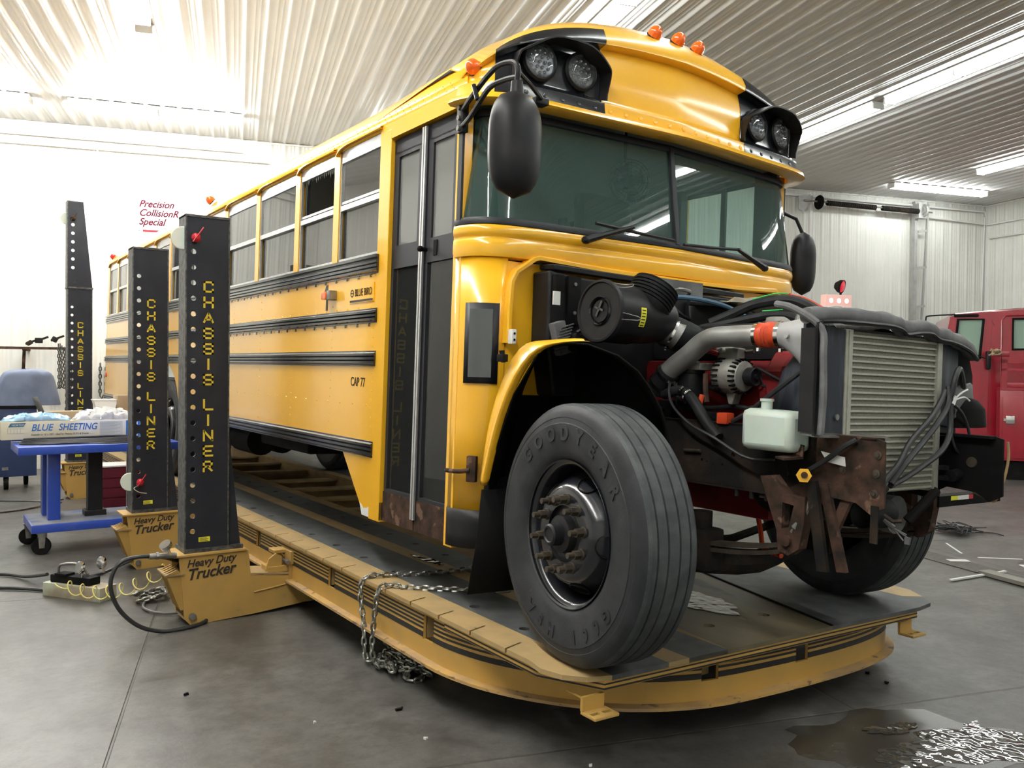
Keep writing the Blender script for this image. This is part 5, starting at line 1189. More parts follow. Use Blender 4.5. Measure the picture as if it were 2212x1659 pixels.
b = MB(); b.prism([V((.02, -.34, 2.08)), V((.38, -.38, 2.05)), V((.40, -.40, 1.92)), V((.02, -.36, 1.93))], (0, .04, 0)); P(b, 'relay_cover', 'mblk', bev=.008)
b = MB(); b.box((.14, -.95, 1.935), (.22, .26, .09), Matrix.Rotation(.3, 3, 'Z'), bev=.03); b.lathe([(.05, 0), (.05, .03), (.03, .035), (0, .02)], (.06, -1.05, 1.95), (-.6, -.8, .1), 20); P(b, 'aluminium_manifold', 'castal')
b = MB(); b.cyl((.10, -1.15, 1.93), (.34, -1.3, 1.94), .03, n=14); P(b, 'crossover_tube', 'steel')
b = MB(); b.box((-.87, -.36, 1.83), (.07, .05, .16), Matrix.Rotation(-.3, 3, 'Y'), bev=.008)
for k in range(9): b.box((-.87 + .005 * (k - 4), -.39, 1.77 + .015 * k), (.075, .008, .006), Matrix.Rotation(-.3, 3, 'Y'))
P(b, 'ribbed_duct', 'foam')
b = MB(); b.box((-.80, -.38, 1.81), (.05, .05, .09), Matrix.Rotation(.4, 3, 'Y'), bev=.008); b.tube([(-.80, -.40, 1.86), (-.76, -.42, 1.88), (-.75, -.40, 1.80)], .010, 6, smooth=3); P(b, 'wire_plug', 'mblk')
# frame rails, forward plates, spring hangers, leaf springs and axle
for s in (-1, 1):
    X = s * .45
    b = MB(); b.prism([V((X, .1, 1.18)), V((X, -1.30, 1.19)), V((X, -1.44, 1.25)), V((X, -1.50, 1.31)), V((X, -1.50, 1.465)), V((X, .1, 1.465))], (-s * .012, 0, 0)); b.bx(X, X - s * .07, -1.4, .1, 1.455, 1.467); b.bx(X, X - s * .07, -1.3, .1, 1.18, 1.192)
    fr = P(b, 'frame_rail', 'rustk')
    c = MB()
    for y, z, r in ((-1.08, 1.33, .011), (-1.13, 1.325, .009), (-.90, 1.29, .007), (-.93, 1.285, .006), (-1.02, 1.28, .005)): c.cyl((X - .05, y, z), (X + .05, y, z), r, n=10)
    c.b.transform(BASE); cut(fr, c)
    b = MB(); b.prism([V((X, -1.37, 1.16)), V((X, -1.36, 1.36)), V((X, -1.42, 1.43)), V((X, -1.76, 1.45)), V((X, -1.79, 1.44)), V((X, -1.795, 1.195)), V((X, -1.74, 1.165)), V((X, -1.68, 1.20)), V((X, -1.55, 1.21)), V((X, -1.45, 1.15))], (-s * .010, 0, 0)); b.bx(X, X - s * .05, -1.76, -1.42, 1.44, 1.452)
    pt = P(b, 'bumper_horn_plate', 'rust' if s < 0 else 'dblk')
    if s > 0: b = MB(); b.lathe([(.024, 0), (.022, .006), (0, .008)], (.44, -1.66, 1.33), (-1, 0, 0), 16); P(b, 'panel_bolt', 'rustnut', pt)
    for y, z in ((-1.765, 1.39), (-1.76, 1.32), (-1.755, 1.245), (-1.62, 1.32)) if s < 0 else ():
        b = MB(); b.lathe([(.016, 0), (.016, .003), (.008, .004), (.008, .008), (0, .008)], (X - .0, y, z), (-1, 0, 0), 12); P(b, 'plate_bolt', 'rustnut', pt)
    # spring hanger casting with a window
    hg = [(-1.27, 1.26), (-1.33, 1.27), (-1.40, 1.20), (-1.46, 1.19), (-1.49, 1.20), (-1.49, 1.10), (-1.47, .99), (-1.42, .955), (-1.37, .97), (-1.36, 1.05)]
    b = MB(); b.prism([V((X - s * .0, y, z)) for y, z in hg], (s * .05, 0, 0)); ho = P(b, 'spring_hanger', 'rust')
    c = MB(); c.prism([V((X - s * .1, y, z)) for y, z in ((-1.385, 1.165), (-1.44, 1.16), (-1.42, 1.07), (-1.385, 1.06))], (s * .3, 0, 0)); c.b.transform(BASE); cut(ho, c)
    b = MB(); b.cyl((X + s * .05, -1.415, 1.015), (X + s * .065, -1.415, 1.015), .022, n=14); P(b, 'hanger_bolt', 'rust', ho)
    for k, (dz, y1) in enumerate(((0, 0), (-.028, .02))):
        b = MB(); pts = spline([V((0, -1.42, 1.01 + dz)), V((0, -1.2, .962 + dz)), V((0, -.90, .935 + dz)), V((0, -.6, .97 + dz)), V((0, -.1, 1.10 + dz))], 4)
        b.grid([[V((X - .035, p.y, p.z)), V((X + .035, p.y, p.z)), V((X + .035, p.y, p.z - .018)), V((X - .035, p.y, p.z - .018))] for p in pts], cu=True); P(b, 'leaf_spring', 'rustnut')
    b = MB(); b.bx(X - .06, X + .06, -1.0, -.82, .80, .99, bev=.02); b.cyl((X, -.91, .98), (X, -.91, 1.06), .05, n=16); P(b, 'spring_clamp', 'rustk')
b = MB(); b.tube([(-.95, -.91, 1.0), (-.70, -.90, .90), (-.5, -.90, .84), (0, -.87, .78), (.5, -.75, .84), (.7, -.70, .90), (.85, -.66, 1.0)], .055, 10, smooth=3); P(b, 'front_axle', 'rustk')
b = MB(); b.tube([(-.86, -.72, .90), (0, -.70, .86), (.80, -.50, .90)], .022, 8); P(b, 'tie_rod', 'rustk')
for s, y in ((-1, -.905), (1, -.66)):
    b = MB(); b.cyl((s * .93, y, 1.0), (s * .78, y, 1.0), .16, .13, n=24); P(b, 'brake_drum', 'rustk')
b = MB(); b.cyl((-.72, -.76, 1.08), (-.55, -.76, 1.08), .07, n=18); P(b, 'brake_chamber', 'mblk')
b = MB(); b.bx(-.44, .44, -1.32, -1.22, 1.16, 1.24); P(b, 'cross_tube', 'rustk')
# hanging steel arms, tow tab and loose bits at the front
b = MB(); b.prism([V((-.50, -1.49, 1.26)), V((-.50, -1.535, 1.27)), V((-.50, -1.60, .925)), V((-.50, -1.555, .92))], (.02, 0, 0)); P(b, 'hanging_strap', 'rustk')
b = MB(); b.prism([V((-.46, -1.52, 1.26)), V((-.46, -1.56, 1.26)), V((-.46, -1.655, .93)), V((-.46, -1.615, .925))], (.02, 0, 0)); P(b, 'hanging_strap', 'rust')
b = MB(); b.prism([V((-.44, -1.62, 1.23)), V((-.44, -1.66, 1.22)), V((-.44, -1.60, 1.08)), V((-.44, -1.57, 1.10))], (.02, 0, 0)); P(b, 'hanging_strap', 'rust')
b = MB(); b.lathe([(.012, 0), (.030, 0), (.030, .004), (.012, .004)], (-.525, -1.50, 1.288), (-.75, -.65, 0), 6); P(b, 'yellow_tab', 'yel')
b = MB(); b.cyl((-.525, -1.502, 1.29), (-.535, -1.51, 1.29), .013, n=10); P(b, 'tab_bolt', 'rust')
b = MB(); b.prism([V((-.52, -1.44, 1.355)), V((-.52, -1.485, 1.35)), V((-.52, -1.49, 1.405)), V((-.52, -1.455, 1.41))], (.008, 0, 0)); b.prism([V((-.52, -1.44, 1.355)), V((-.52, -1.485, 1.35)), V((-.60, -1.46, 1.345)), V((-.60, -1.42, 1.35))], (0, 0, .008)); P(b, 'rusty_bracket', 'rust')
b = MB(); b.prism([V((-.465, -1.53, 1.385)), V((-.465, -1.635, 1.37)), V((-.465, -1.64, 1.335)), V((-.465, -1.56, 1.345))], (.004, 0, 0)); P(b, 'paper_sticker', 'paper')
hz('black_cable', [(-.48, -1.48, 1.30), (-.48, -1.56, 1.35), (-.48, -1.64, 1.41), (-.46, -1.68, 1.44)], .011)
b = MB(); b.tube([(-.46, -.80, 1.325), (-.46, -.90, 1.33)], .008, 8); b.cyl((-.475, -1.0, 1.415), (-.46, -1.0, 1.415), .022, n=14); P(b, 'frame_fittings', 'rustnut')
b = MB()
for y in (-1.10, -1.18, -1.26): b.cyl((-.44, y, 1.19), (-.44, y, 1.15), .010, n=8)
P(b, 'frame_studs', 'rustk')
hz('red_hose', [(.0, -.86, 1.02), (-.02, -.90, .93), (-.08, -.97, .87), (-.12, -1.1, .86)], .012, 'orange')
hz('lower_radiator_hose', [(-.22, -1.0, 1.20), (-.28, -1.15, 1.12), (-.18, -1.3, 1.08), (.0, -1.42, 1.20)], .035, 'rub')
b = MB(); random.seed(9); pr = []
for k in range(14): pr += [(.055, .012 * k), (.062, .012 * k + .006)]
b.lathe(pr, (-.2, -1.55, 1.12), (1, 0, 0), 20); P(b, 'ribbed_hose', 'rub')
# plug and frayed connector hanging under the plate
b = MB(); b.tube([(-.44, -1.79, 1.17), (-.43, -1.82, 1.15), (-.42, -1.85, 1.155)], .008, 6); P(b, 'bent_rod', 'rust')
b = MB(); b.tube([(-.40, -1.77, 1.15), (-.39, -1.80, 1.12)], .011, 8); b.tube([(-.39, -1.80, 1.12), (-.375, -1.85, 1.09)], .003, 5); b.tube([(-.39, -1.80, 1.12), (-.39, -1.84, 1.08)], .003, 5); b.tube([(-.39, -1.80, 1.12), (-.37, -1.84, 1.10)], .003, 5); b.box((-.38, -1.85, 1.08), (.008, .02, .025)); P(b, 'frayed_connector', 'foam')
b = MB(); b.bx(-.455, -.45, -1.775, -1.745, 1.06, 1.2); P(b, 'sensor_bracket', 'rustk')
b = MB(); b.tube([(-.47, -1.50, 1.20), (-.48, -1.48, 1.13), (-.49, -1.44, 1.08)], .011, 8); b.cyl((-.485, -1.46, 1.10), (-.492, -1.44, 1.07), .014, n=10); b.cyl((-.492, -1.44, 1.07), (-.495, -1.43, 1.05), .008, n=8); P(b, 'sensor_plug', 'steel')
# wiring bundle draped over the core
for k, pts in enumerate(([(.345, -1.58, 1.64), (.30, -1.59, 1.60), (.20, -1.60, 1.52), (.05, -1.60, 1.42), (-.05, -1.61, 1.33), (-.13, -1.60, 1.26), (-.16, -1.60, 1.22)],
                        [(.355, -1.59, 1.66), (.335, -1.60, 1.58), (.24, -1.61, 1.50), (.13, -1.61, 1.42), (-.02, -1.62, 1.33), (-.10, -1.61, 1.25)],
                        [(.37, -1.59, 1.66), (.36, -1.60, 1.55), (.34, -1.61, 1.45), (.26, -1.62, 1.38), (.12, -1.62, 1.32), (-.0, -1.61, 1.27), (-.09, -1.60, 1.24)])):
    hz('wiring_loom', pts, .0125, 'hose')
hz('loose_wire', [(.37, -1.58, 1.60), (.45, -1.60, 1.55), (.52, -1.60, 1.47), (.53, -1.60, 1.40), (.48, -1.60, 1.355), (.41, -1.60, 1.39), (.39, -1.59, 1.46), (.41, -1.58, 1.52)], .0065)
hz('loose_wire', [(.36, -1.60, 1.62), (.37, -1.61, 1.70), (.42, -1.60, 1.74), (.48, -1.58, 1.72), (.54, -1.56, 1.66)], .013)
hz('white_wire', [(.38, -1.60, 1.60), (.43, -1.61, 1.635), (.50, -1.60, 1.65)], .004, 'white')
hz('white_wire', [(.38, -1.60, 1.60), (.45, -1.61, 1.615), (.52, -1.60, 1.60)], .004, 'white')
b = MB(); b.cyl((-.145, -1.61, 1.24), (-.165, -1.605, 1.215), .02, n=12); P(b, 'loom_plug', 'mblk'); b = MB(); b.box((.375, -1.605, 1.60), (.02, .012, .04), Matrix.Rotation(.5, 3, 'Y')); P(b, 'loom_tag', 'white')
b = MB(); random.seed(8)
rows = [[V((.50 + .045 * i + random.uniform(-.012, .012), -1.56 + random.uniform(-.02, .02), 1.68 - .045 * j + random.uniform(-.015, .015))) for i in range(4)] for j in range(5)]
b.grid(rows); P(b, 'taped_bundle', 'foam', solid=.03, sub=1)
b = MB(); b.lathe([(.02, 0), (.07, .02), (.10, .06), (.105, .14), (0, .15)], (.60, -1.52, 1.62), (.05, 0, -1), 16); P(b, 'horn_cup', 'dblk')
# torn fibreglass edge on the right-hand horn plate, step bar with reflector tape
b = MB(); b.tube([(.46, -1.80, 1.43), (.47, -1.80, 1.36), (.46, -1.79, 1.27), (.46, -1.765, 1.19), (.46, -1.745, 1.168), (.46, -1.70, 1.185), (.46, -1.66, 1.20)], .006, 6, smooth=3); P(b, 'torn_edge', 'tan')
b = MB(); b.bx(.48, 1.05, -1.50, -1.44, 1.105, 1.155); sb = P(b, 'step_bar', 'dblk')
b = MB(); b.bx(.58, .64, -1.502, -1.50, 1.132, 1.152); P(b, 'reflector_tape', 'stick', sb)
b = MB(); b.bx(.64, .74, -1.502, -1.50, 1.132, 1.152); P(b, 'reflector_tape', 'white', sb)
b = MB(); b.bx(.74, .78, -1.502, -1.50, 1.132, 1.152); P(b, 'reflector_tape', 'red', sb)
b = MB(); b.cyl((.38, -1.60, 1.265), (.44, -1.60, 1.27), .026, n=16); b.box((.36, -1.58, 1.30), (.03, .03, .02)); b.box((.36, -1.58, 1.255), (.03, .03, .02)); P(b, 'hose_stub', 'mblk')
b = MB(); b.tube([(.34, -1.56, 1.20), (.28, -1.54, 1.14), (.22, -1.50, 1.06)], .022, 8); P(b, 'lower_arm', 'rustk')
b = MB(); b.cyl((.22, -1.45, 1.08), (.22, -1.40, 1.08), .085, n=20); P(b, 'horn_disc', 'foam')

# more engine-bay clutter: brackets, lines, looms and fittings
random.seed(77)
for k, (p, q_, r) in enumerate((((-.30, -.55, 1.80), (-.30, -1.05, 1.79), .009), ((-.28, -.60, 1.56), (-.30, -1.15, 1.50), .011), ((-.33, -.90, 1.50), (-.36, -1.18, 1.38), .008), ((-.25, -.45, 1.72), (-.31, -.95, 1.57), .010))):
    hz('engine_line', [V(p), V(p).lerp(V(q_), .35) + V((-.03, 0, random.uniform(-.03, .03))), V(p).lerp(V(q_), .7) + V((-.02, 0, random.uniform(-.03, .03))), V(q_)], r, 'rub' if k % 2 else 'rustnut')
for x, y, z, dx, dy, dz, m in ((-.27, -.62, 1.60, .05, .12, .16, 'castal'), (-.27, -.50, 1.50, .06, .10, .10, 'mblk'), (-.28, -1.08, 1.50, .05, .10, .09, 'rustnut'), (-.30, -.86, 1.47, .05, .14, .07, 'mblk'), (-.27, -1.10, 1.63, .04, .06, .12, 'engred'), (-.26, -.80, 1.80, .05, .20, .05, 'castal')):
    b = MB(); b.box((x, y, z), (dx, dy, dz), Matrix.Rotation(random.uniform(-.15, .15), 3, 'X'), bev=.012)
    b.cyl((x - dx / 2, y + .01, z), (x - dx / 2 - .012, y + .01, z), .012, n=8); P(b, 'engine_bracket', m)
b = MB(); b.lathe([(0, 0), (.07, 0), (.075, .012), (.070, .02), (.075, .028), (.07, .04), (0, .04)], (-.18, -1.22, 1.50), (0, -1, 0), 28); P(b, 'belt_pulley', 'mblk')
b = MB(); b.lathe([(0, 0), (.045, 0), (.05, .01), (.045, .03), (0, .03)], (-.27, -1.22, 1.58), (0, -1, 0), 24); P(b, 'idler_pulley', 'rustnut')
b = MB(); rows = []
for (y, z) in ((-.335, 1.72), (-.27, 1.60), (-.18, 1.42), (-.12, 1.44), (-.26, 1.66)): pass
b.tube([(-.335, -1.10, 1.715), (-.27, -1.245, 1.63), (-.225, -1.245, 1.58), (-.24, -1.245, 1.46), (-.18, -1.245, 1.43), (-.11, -1.245, 1.47), (-.14, -1.245, 1.56), (-.30, -1.10, 1.64)], .008, 5, closed=True); P(b, 'drive_belt', 'rub')
# ================================================================== LEFT SIDE OF THE SHOP
def T(name, label, cat, loc, rz=0, group=None): return thing(name, label, cat, loc, group, Matrix.Rotation(rz, 3, 'Z'))
# --- blue rolling cart
ct = T('rolling_cart', 'blue steel rolling table on casters standing left of the pulling towers', 'cart', (-2.70, 4.70, 0))
b = MB(); b.bx(0, 1.32, 0, .72, .865, .935, bev=.008); b.build('table_top', 'blue', ct)
b = MB(); b.bx(.10, 1.36, 0, .70, .19, .262, bev=.008); sh = b.build('lower_shelf', 'blue', ct)
b = MB(); b.bx(.115, 1.345, .015, .685, .262, .265); b.build('dusty_shelf_top', 'bluedust', sh)
for x, y in ((.245, .20), (.235, .52), (1.18, .20), (1.18, .52)):
    b = MB(); b.bx(x, x + .10, y, y + .10, .262, .868, bev=.006); b.build('leg', 'blue', ct)
for x, y in ((.18, .05), (.13, .60), (1.27, .05), (1.27, .62)):
    b = MB(); b.cyl((x - .007, y - .024, .075), (x + .007, y + .024, .075), .075, n=28); cs = b.build('caster_wheel', 'dblk', ct, bev=.008)
    b = MB()
    for s in (-1, 1): b.prism([V((x - .03, y + s * .032, .19)), V((x + .03, y + s * .032, .19)), V((x + .02, y + s * .032, .06)), V((x - .02, y + s * .032, .06))], (0, s * .003, 0))
    b.cyl((x, y - .038, .075), (x, y + .038, .075), .010, n=10); b.bx(x - .04, x + .04, y - .04, y + .04, .183, .192); b.build('caster_fork', 'steel', cs)
ps = T('post_jack', 'black square steel post standing on the lower shelf of the blue cart', 'post', (-2.06, 5.05, .266))
b = MB(); b.bx(-.06, .06, -.06, .06, .05, .595); b.build('post', 'mblk', ps, bev=.004); b = MB(); b.bx(-.09, .09, -.08, .08, 0, .05); b.build('post_foot', 'mblk', ps, bev=.004)
# carton of blue sheeting
bxm = T('sheeting_box', 'long printed carton of blue sheeting on top of the blue cart', 'box', (-2.79, 5.22, .962), .0)
L_ = 1.17
b = MB(); b.bx(0, L_, 0, .16, 0, .165, bev=.004); b.build('carton', 'card', bxm)
yy = -.0015
b = MB(); b.prism([V((.055, yy, .115)), V((.175, yy, .115)), V((.195, yy, .150)), V((.075, yy, .150))], (0, .001, 0)); lg = b.build('logo_panel', 'logoblue', bxm)
text_obj('NORTON', .024, 'card', (.082, yy - .001, .124), (1, 0, 0), (0, 0, 1), lg, 'logo_lettering', shear=.2, sx=1.0)
b = MB()
for x0 in (.05, .075, .10, .125, .15): b.bx(x0, x0 + .003, yy, 0, .06, .10)
b.bx(.05, .178, yy, 0, .058, .061); b.bx(.05, .178, yy, 0, .099, .102); b.build('picture_frame', 'greyprint', bxm)
text_obj('BLUE', .086, 'blueprint', (.235, yy, .078), (1, 0, 0), (0, 0, 1), bxm, 'lettering', shear=.25, sx=.88, bold=.001)
text_obj('SHEETING', .086, 'blueprint', (.455, yy, .078), (1, 0, 0), (0, 0, 1), bxm, 'lettering', shear=.25, sx=.82, bold=.001)
text_obj("Expands to 16' x 350' - Ideal for Midsize SUV's & Trucks", .024, 'letblk', (.235, yy, .035), (1, 0, 0), (0, 0, 1), bxm, 'small_lettering', shear=.2, sx=.86)
b = MB(); b.bx(.80, 1.0, yy, 0, .02, .15); b.build('text_block', 'paleprint', bxm)
b = MB()
for k in range(11): b.bx(.805, .93 + .05 * ((k * 7) % 3) / 2, yy - .001, yy, .028 + .011 * k, .0325 + .011 * k)
b.build('fine_print', 'greyprint', bxm)
for k in range(3):
    b = MB(); b.bx(1.03 + k * .052, 1.07 + k * .052, yy, 0, .004, .155); b.build('blue_bar', 'blueprint', bxm)
def crumple(name, m, label, cat, c, sx, sy, h, seed, n=12):
    random.seed(seed); rows = []
    for j in range(n):
        r = []
        for i in range(n * 2):
            u = i / (n * 2 - 1) * 2 - 1; v = j / (n - 1) * 2 - 1; k = max(0, 1 - u * u) ** .5 * max(0, 1 - v * v) ** .5
            r.append(V((c[0] + u * sx + random.uniform(-.02, .02), c[1] + v * sy + random.uniform(-.01, .01), c[2] + h * k * random.uniform(.45, 1.0))))
        rows.append(r)
    b = MB(); b.grid(rows); o = b.build(name, m, solid=.002, ang=20); return tag(o, label, cat)
crumple('plastic_sheet', 'bsheet', 'crumpled light blue plastic spilling out of the sheeting carton', 'plastic sheet', (-2.50, 5.30, 1.130), .27, .075, .085, 1)
crumple('plastic_film', 'wsheet', 'bunched white plastic film on the right end of the sheeting carton', 'plastic sheet', (-1.93, 5.31, 1.130), .27, .08, .13, 2)
tb = T('tote_tray', 'small white tray on top of the carton, just left of the middle tower', 'tray', (-1.86, 5.62, 1.20))
b = MB(); b.prism([V((-.09, 0, 0)), V((.07, 0, 0)), V((.10, 0, .10)), V((-.12, 0, .10))], (0, .14, 0)); b.build('tray_body', 'white', tb)
b = MB(); b.bx(-.125, .105, -.005, .145, .095, .105); b.build('tray_rim', 'white', tb)
bn = T('steel_bench', 'narrow grey steel bench behind the blue cart holding the cardboard boxes', 'bench', (-2.45, 5.50, 0))
b = MB(); b.bx(0, .86, .02, .30, .94, .97); b.build('bench_top', 'steel', bn)
for x, y in ((.03, .05), (.80, .05), (.03, .27), (.80, .27)):
    b = MB(); b.bx(x, x + .03, y, y + .03, 0, .94); b.build('leg', 'steel', bn)
o = MB(); o.box((-2.02, 5.66, 1.085), (.75, .18, .22), None, bev=.004); o = o.build('cardboard_box', 'card2'); tag(o, 'flat brown cardboard box behind the sheeting carton under the white tray', 'box')
o = MB(); o.box((-1.72, 5.66, 1.27), (.12, .12, .15), Matrix.Rotation(.2, 3, 'Z'), bev=.003); o = o.build('cardboard_box', 'card2'); tag(o, 'small upright cardboard box beside the white tray, half hidden by the middle tower', 'box')
b = MB()
for k in range(5): b.tube([(-2.62 + .02 * k, 4.92 + .02 * k, .943 + .008 * k), (-2.2, 4.86 + .01 * k, .943 + .008 * k), (-1.75 - .01 * k, 4.9, .943 + .008 * k), (-1.62, 5.05, .943), (-1.75, 5.15, .943 + .008 * k), (-2.2, 5.18 - .01 * k, .943 + .008 * k), (-2.6, 5.12, .943 + .008 * k)], .008, 6, closed=True, smooth=5)
b.tube([(-2.4, 4.84, .945), (-2.2, 4.74, .955), (-2.0, 4.705, .945), (-1.8, 4.72, .945), (-1.6, 4.80, .945)], .007, 6, smooth=5)
o = b.build('cable_coil', 'hose'); tag(o, 'coil of dark cable lying on the blue cart in front of the carton', 'cable')
# --- maroon tool cabinet on the floor behind the cart
mc_ = T('tool_cabinet', 'maroon tool cabinet with a pale lid on the floor behind the blue cart', 'cabinet', (-1.72, 6.85, 0))
b = MB(); b.bx(0, .45, 0, .40, .02, .50, bev=.004); cb = b.build('cabinet_body', 'maroon', mc_)
b = MB(); b.bx(-.004, 0, .0, .40, .02, .50); b.build('side_panel', 'pink', mc_)
b = MB(); b.bx(-.006, -.004, .10, .20, .10, .42); b.build('label_plate', 'card', cb)
b = MB(); b.bx(-.01, .46, -.01, .41, .50, .515); b.build('lid', 'white', mc_)
for k in range(4):
    b = MB(); b.bx(.02, .43, -.008, 0, .05 + .11 * k, .145 + .11 * k); b.build('drawer', 'maroon', mc_)
# --- blue cabinet with tarp-covered machine at the left edge
bc = T('wheeled_cabinet', 'dark blue shop cabinet on casters at the left edge of the photo', 'cabinet', (-3.45, 9.35, 0))
b = MB(); b.bx(0, 1.35, 0, .60, .17, 1.07, bev=.008); b.build('cabinet_body', 'navy', bc)
b = MB(); b.bx(-.01, 1.36, -.015, .61, 1.07, 1.10); b.build('cabinet_top', 'dblk', bc)
b = MB(); b.bx(.95, 1.02, -.006, 0, .26, .30); b.build('name_plate', 'steel', bc)
for x, y in ((.08, .06), (1.0, .06), (1.27, .54), (.08, .54)):
    b = MB(); b.cyl((x - .025, y, .075), (x + .025, y, .075), .075, n=20); b.bx(x - .03, x + .03, y - .03, y + .03, .12, .17); b.build('caster_wheel', 'dblk', bc)
b = MB(); random.seed(12); rows = []
prof = [(0, 1.0, 1.0), (.12, .98, .96), (.26, .88, .86), (.40, .76, .80), (.455, .66, .74), (.475, .4, .5), (.48, .05, .05)]
for z, kx, ky in prof:
    r = []
    for k in range(28):
        a = 2 * pi * k / 28; cx = abs(cos(a)) ** .45 * (1 if cos(a) > 0 else -1); cy = abs(sin(a)) ** .45 * (1 if sin(a) > 0 else -1)
        r.append(V((-2.20 + .02 * z + cx * .40 * kx + random.uniform(-.02, .02), 9.62 + cy * .24 * ky + random.uniform(-.015, .015), 1.104 + z * (1 + random.uniform(-.03, .03)))))
    rows.append(r)
b.grid(rows, cu=True); o = b.build('tarp_cover', 'tarp', ang=70, sub=1); tag(o, 'blue-grey tarp draped over a machine on the dark blue cabinet', 'cover')
b = MB(); b.grid([[V((-2.16 + .03 * k, 9.33 - .002 * k, 1.22 - .08 * k)), V((-2.09 + .03 * k, 9.33 - .002 * k, 1.22 - .08 * k))] for k in range(4)]); o = b.build('strap', 'foam', solid=.004); tag(o, 'grey strap hanging from the tarp down the cabinet front', 'strap')
o = MB(); o.box((-2.80, 9.55, 1.16), (.20, .18, .12), None, bev=.03); o = o.build('white_rag', 'white'); tag(o, 'white rag or cap lying on the cabinet left of the tarp', 'rag')
# --- chain rack on the back wall
cr = T('chain_rack', 'rusty rail along the back wall with a slanted brace, used for hanging chains', 'rack', U(-7.2, 10.60, 1.84), -TH)
b = MB(); b.bx(0, 2.5, -.16, -.12, .05, .09); b.build('rail', 'rust', cr)
for x in (.3, 1.88):
    b = MB(); b.tube([(x, -.14, .05), (x - .06, .06, -.40)], .025, 6); b.bx(x - .03, x + .03, -.14, .14, .03, .06); b.build('brace', 'rust', cr)
for k, (x, dz) in enumerate(((2.08, .18), (2.30, .22), (1.95, .10))):
    b = MB(); b.box((x, -.14, .10 + dz / 2), (.10 - .02 * k, .08, .08), Matrix.Rotation(.5 * k, 3, 'Y'), bev=.01); b.box((x + .04, -.14, .12 + dz / 2), (.20, .03, .03), Matrix.Rotation(-.4, 3, 'Y')); b.build('clamp', 'rustk', cr)
b = MB(); random.seed(6)
for k in range(7):
    a_ = -4.84 + .028 * k; zt = 1.95 + random.uniform(-.03, .06)
    chain_mesh(b, [U(a_, 10.42 - .02 * (k % 3), zt), U(a_ + .01, 10.41 - .02 * (k % 3), 1.4), U(a_ + .0, 10.40, 1.30 - .45 * (k > 3))], L=.075, wd=.045, r=.009, n=5)
o = b.build('hanging_chains', 'chaindark'); tag(o, 'thick bunch of chains hanging at the back wall left of the tallest tower', 'chain')
for k, a_ in enumerate((-4.285, -4.195)):
    b = MB(); chain_mesh(b, [U(a_, 10.70, 1.70), U(a_, 10.69, 1.4), U(a_, 10.68, 1.22)], L=.085, wd=.055, r=.011, n=5); b.tube([U(a_, 10.68, 1.22), U(a_, 10.68, 1.16), U(a_ + .03, 10.66, 1.12), U(a_ + .05, 10.66, 1.17)], .014, 6)
    o = b.build('hook_chain', 'chaindark'); tag(o, ['left chain with a hook hanging on the back wall just right of the tallest tower', 'right chain with a hook hanging on the back wall beside the bus tail'][k], 'chain')
# --- sign on the back wall
sg_ = T('shop_sign', 'white wall sign with maroon italic lettering, partly hidden by the bus roof', 'sign', U(-3.78, 10.70, 3.50), -TH)
b = MB(); b.bx(0, 1.25, 0, .02, 0, .92); b.build('sign_board', 'signw', sg_)
for t_, z in (('Precision', .745), ('CollisionR', .60), ('Special', .455)):
    text_obj(t_, .155, 'signr', (.06, -.004, z), (1, 0, 0), (0, 0, 1), sg_, 'lettering', shear=.35, sx=.92, bold=.004)
b = MB(); b.bx(.12, .36, -.003, 0, .34, .375); b.bx(.06, .075, -.003, 0, .35, .365); b.build('red_bar', 'truckred', sg_)
text_obj('(307) 6', .07, 'greyprint', (.06, -.004, .21), (1, 0, 0), (0, 0, 1), sg_, 'lettering')
# --- conduit runs on the back wall
def conduit(pts, r, label, seed=0):
    b = MB(); b.tube(pts, r, 8); o = b.build('conduit', 'housing'); tag(o, label, 'pipe'); return o
conduit([U(-8.5, 10.68, 5.27), U(-2.1, 10.68, 5.27)], .022, 'upper thin conduit pipe along the back wall at the upper left')
conduit([U(-8.5, 10.68, 5.12), U(-1.7, 10.68, 5.12)], .016, 'lower thin conduit pipe along the back wall at the upper left')
conduit([U(-4.33, 10.68, 5.12), U(-4.33, 10.68, 3.0)], .014, 'vertical conduit drop on the back wall above the sign')
conduit([U(8.3, 10.66, 5.34), U(13.85, 10.66, 5.32), U(13.9, 10.66, 5.2)], .024, 'top horizontal pipe on the back wall in the right corner')
conduit([U(12.2, 10.66, 5.10), U(13.92, 10.66, 5.04), U(13.94, 10.5, 5.03), U(13.94, 2, 5.0)], .020, 'horizontal conduit turning the corner onto the right wall')
conduit([U(13.94, 10.6, 4.72), U(13.94, 2, 4.62)], .018, 'lower conduit running along the right wall')
conduit([U(13.85, 10.66, 5.2), U(13.80, 10.66, 3.0)], .014, 'thin vertical conduit near the back right corner')
# --- air pump on a block, hoses
blk = T('foot_pump', 'air hydraulic foot pump with silver gauges sitting on a pale block at left', 'pump', (-2.56, 3.20, 0), -.95)
b = MB(); b.bx(-.10, .42, -.06, .09, 0, .095, bev=.004); b.build('block', 'paleblock', blk)
b = MB(); b.bx(-.06, .30, -.035, .065, .095, .15, bev=.008); b.bx(.0, .10, -.05, .03, .15, .165); b.build('pump_body', 'dblk', blk)
b = MB(); b.tube([(-.02, .0, .15), (.0, .0, .215), (.16, .02, .225), (.22, .03, .16)], .010, 8, smooth=3); b.build('pump_handle', 'steel', blk)
for x, y, z in ((.22, -.02, .22), (.34, .05, .25)):
    b = MB(); b.lathe([(0, 0), (.040, 0), (.044, .006), (.044, .022), (.036, .030), (0, .030)], (x, y, z), (-.2, -.9, .1), 24); b.cyl((x, y, z - .07), (x, y, z - .02), .010, n=8); b.build('gauge', 'chrome', blk)
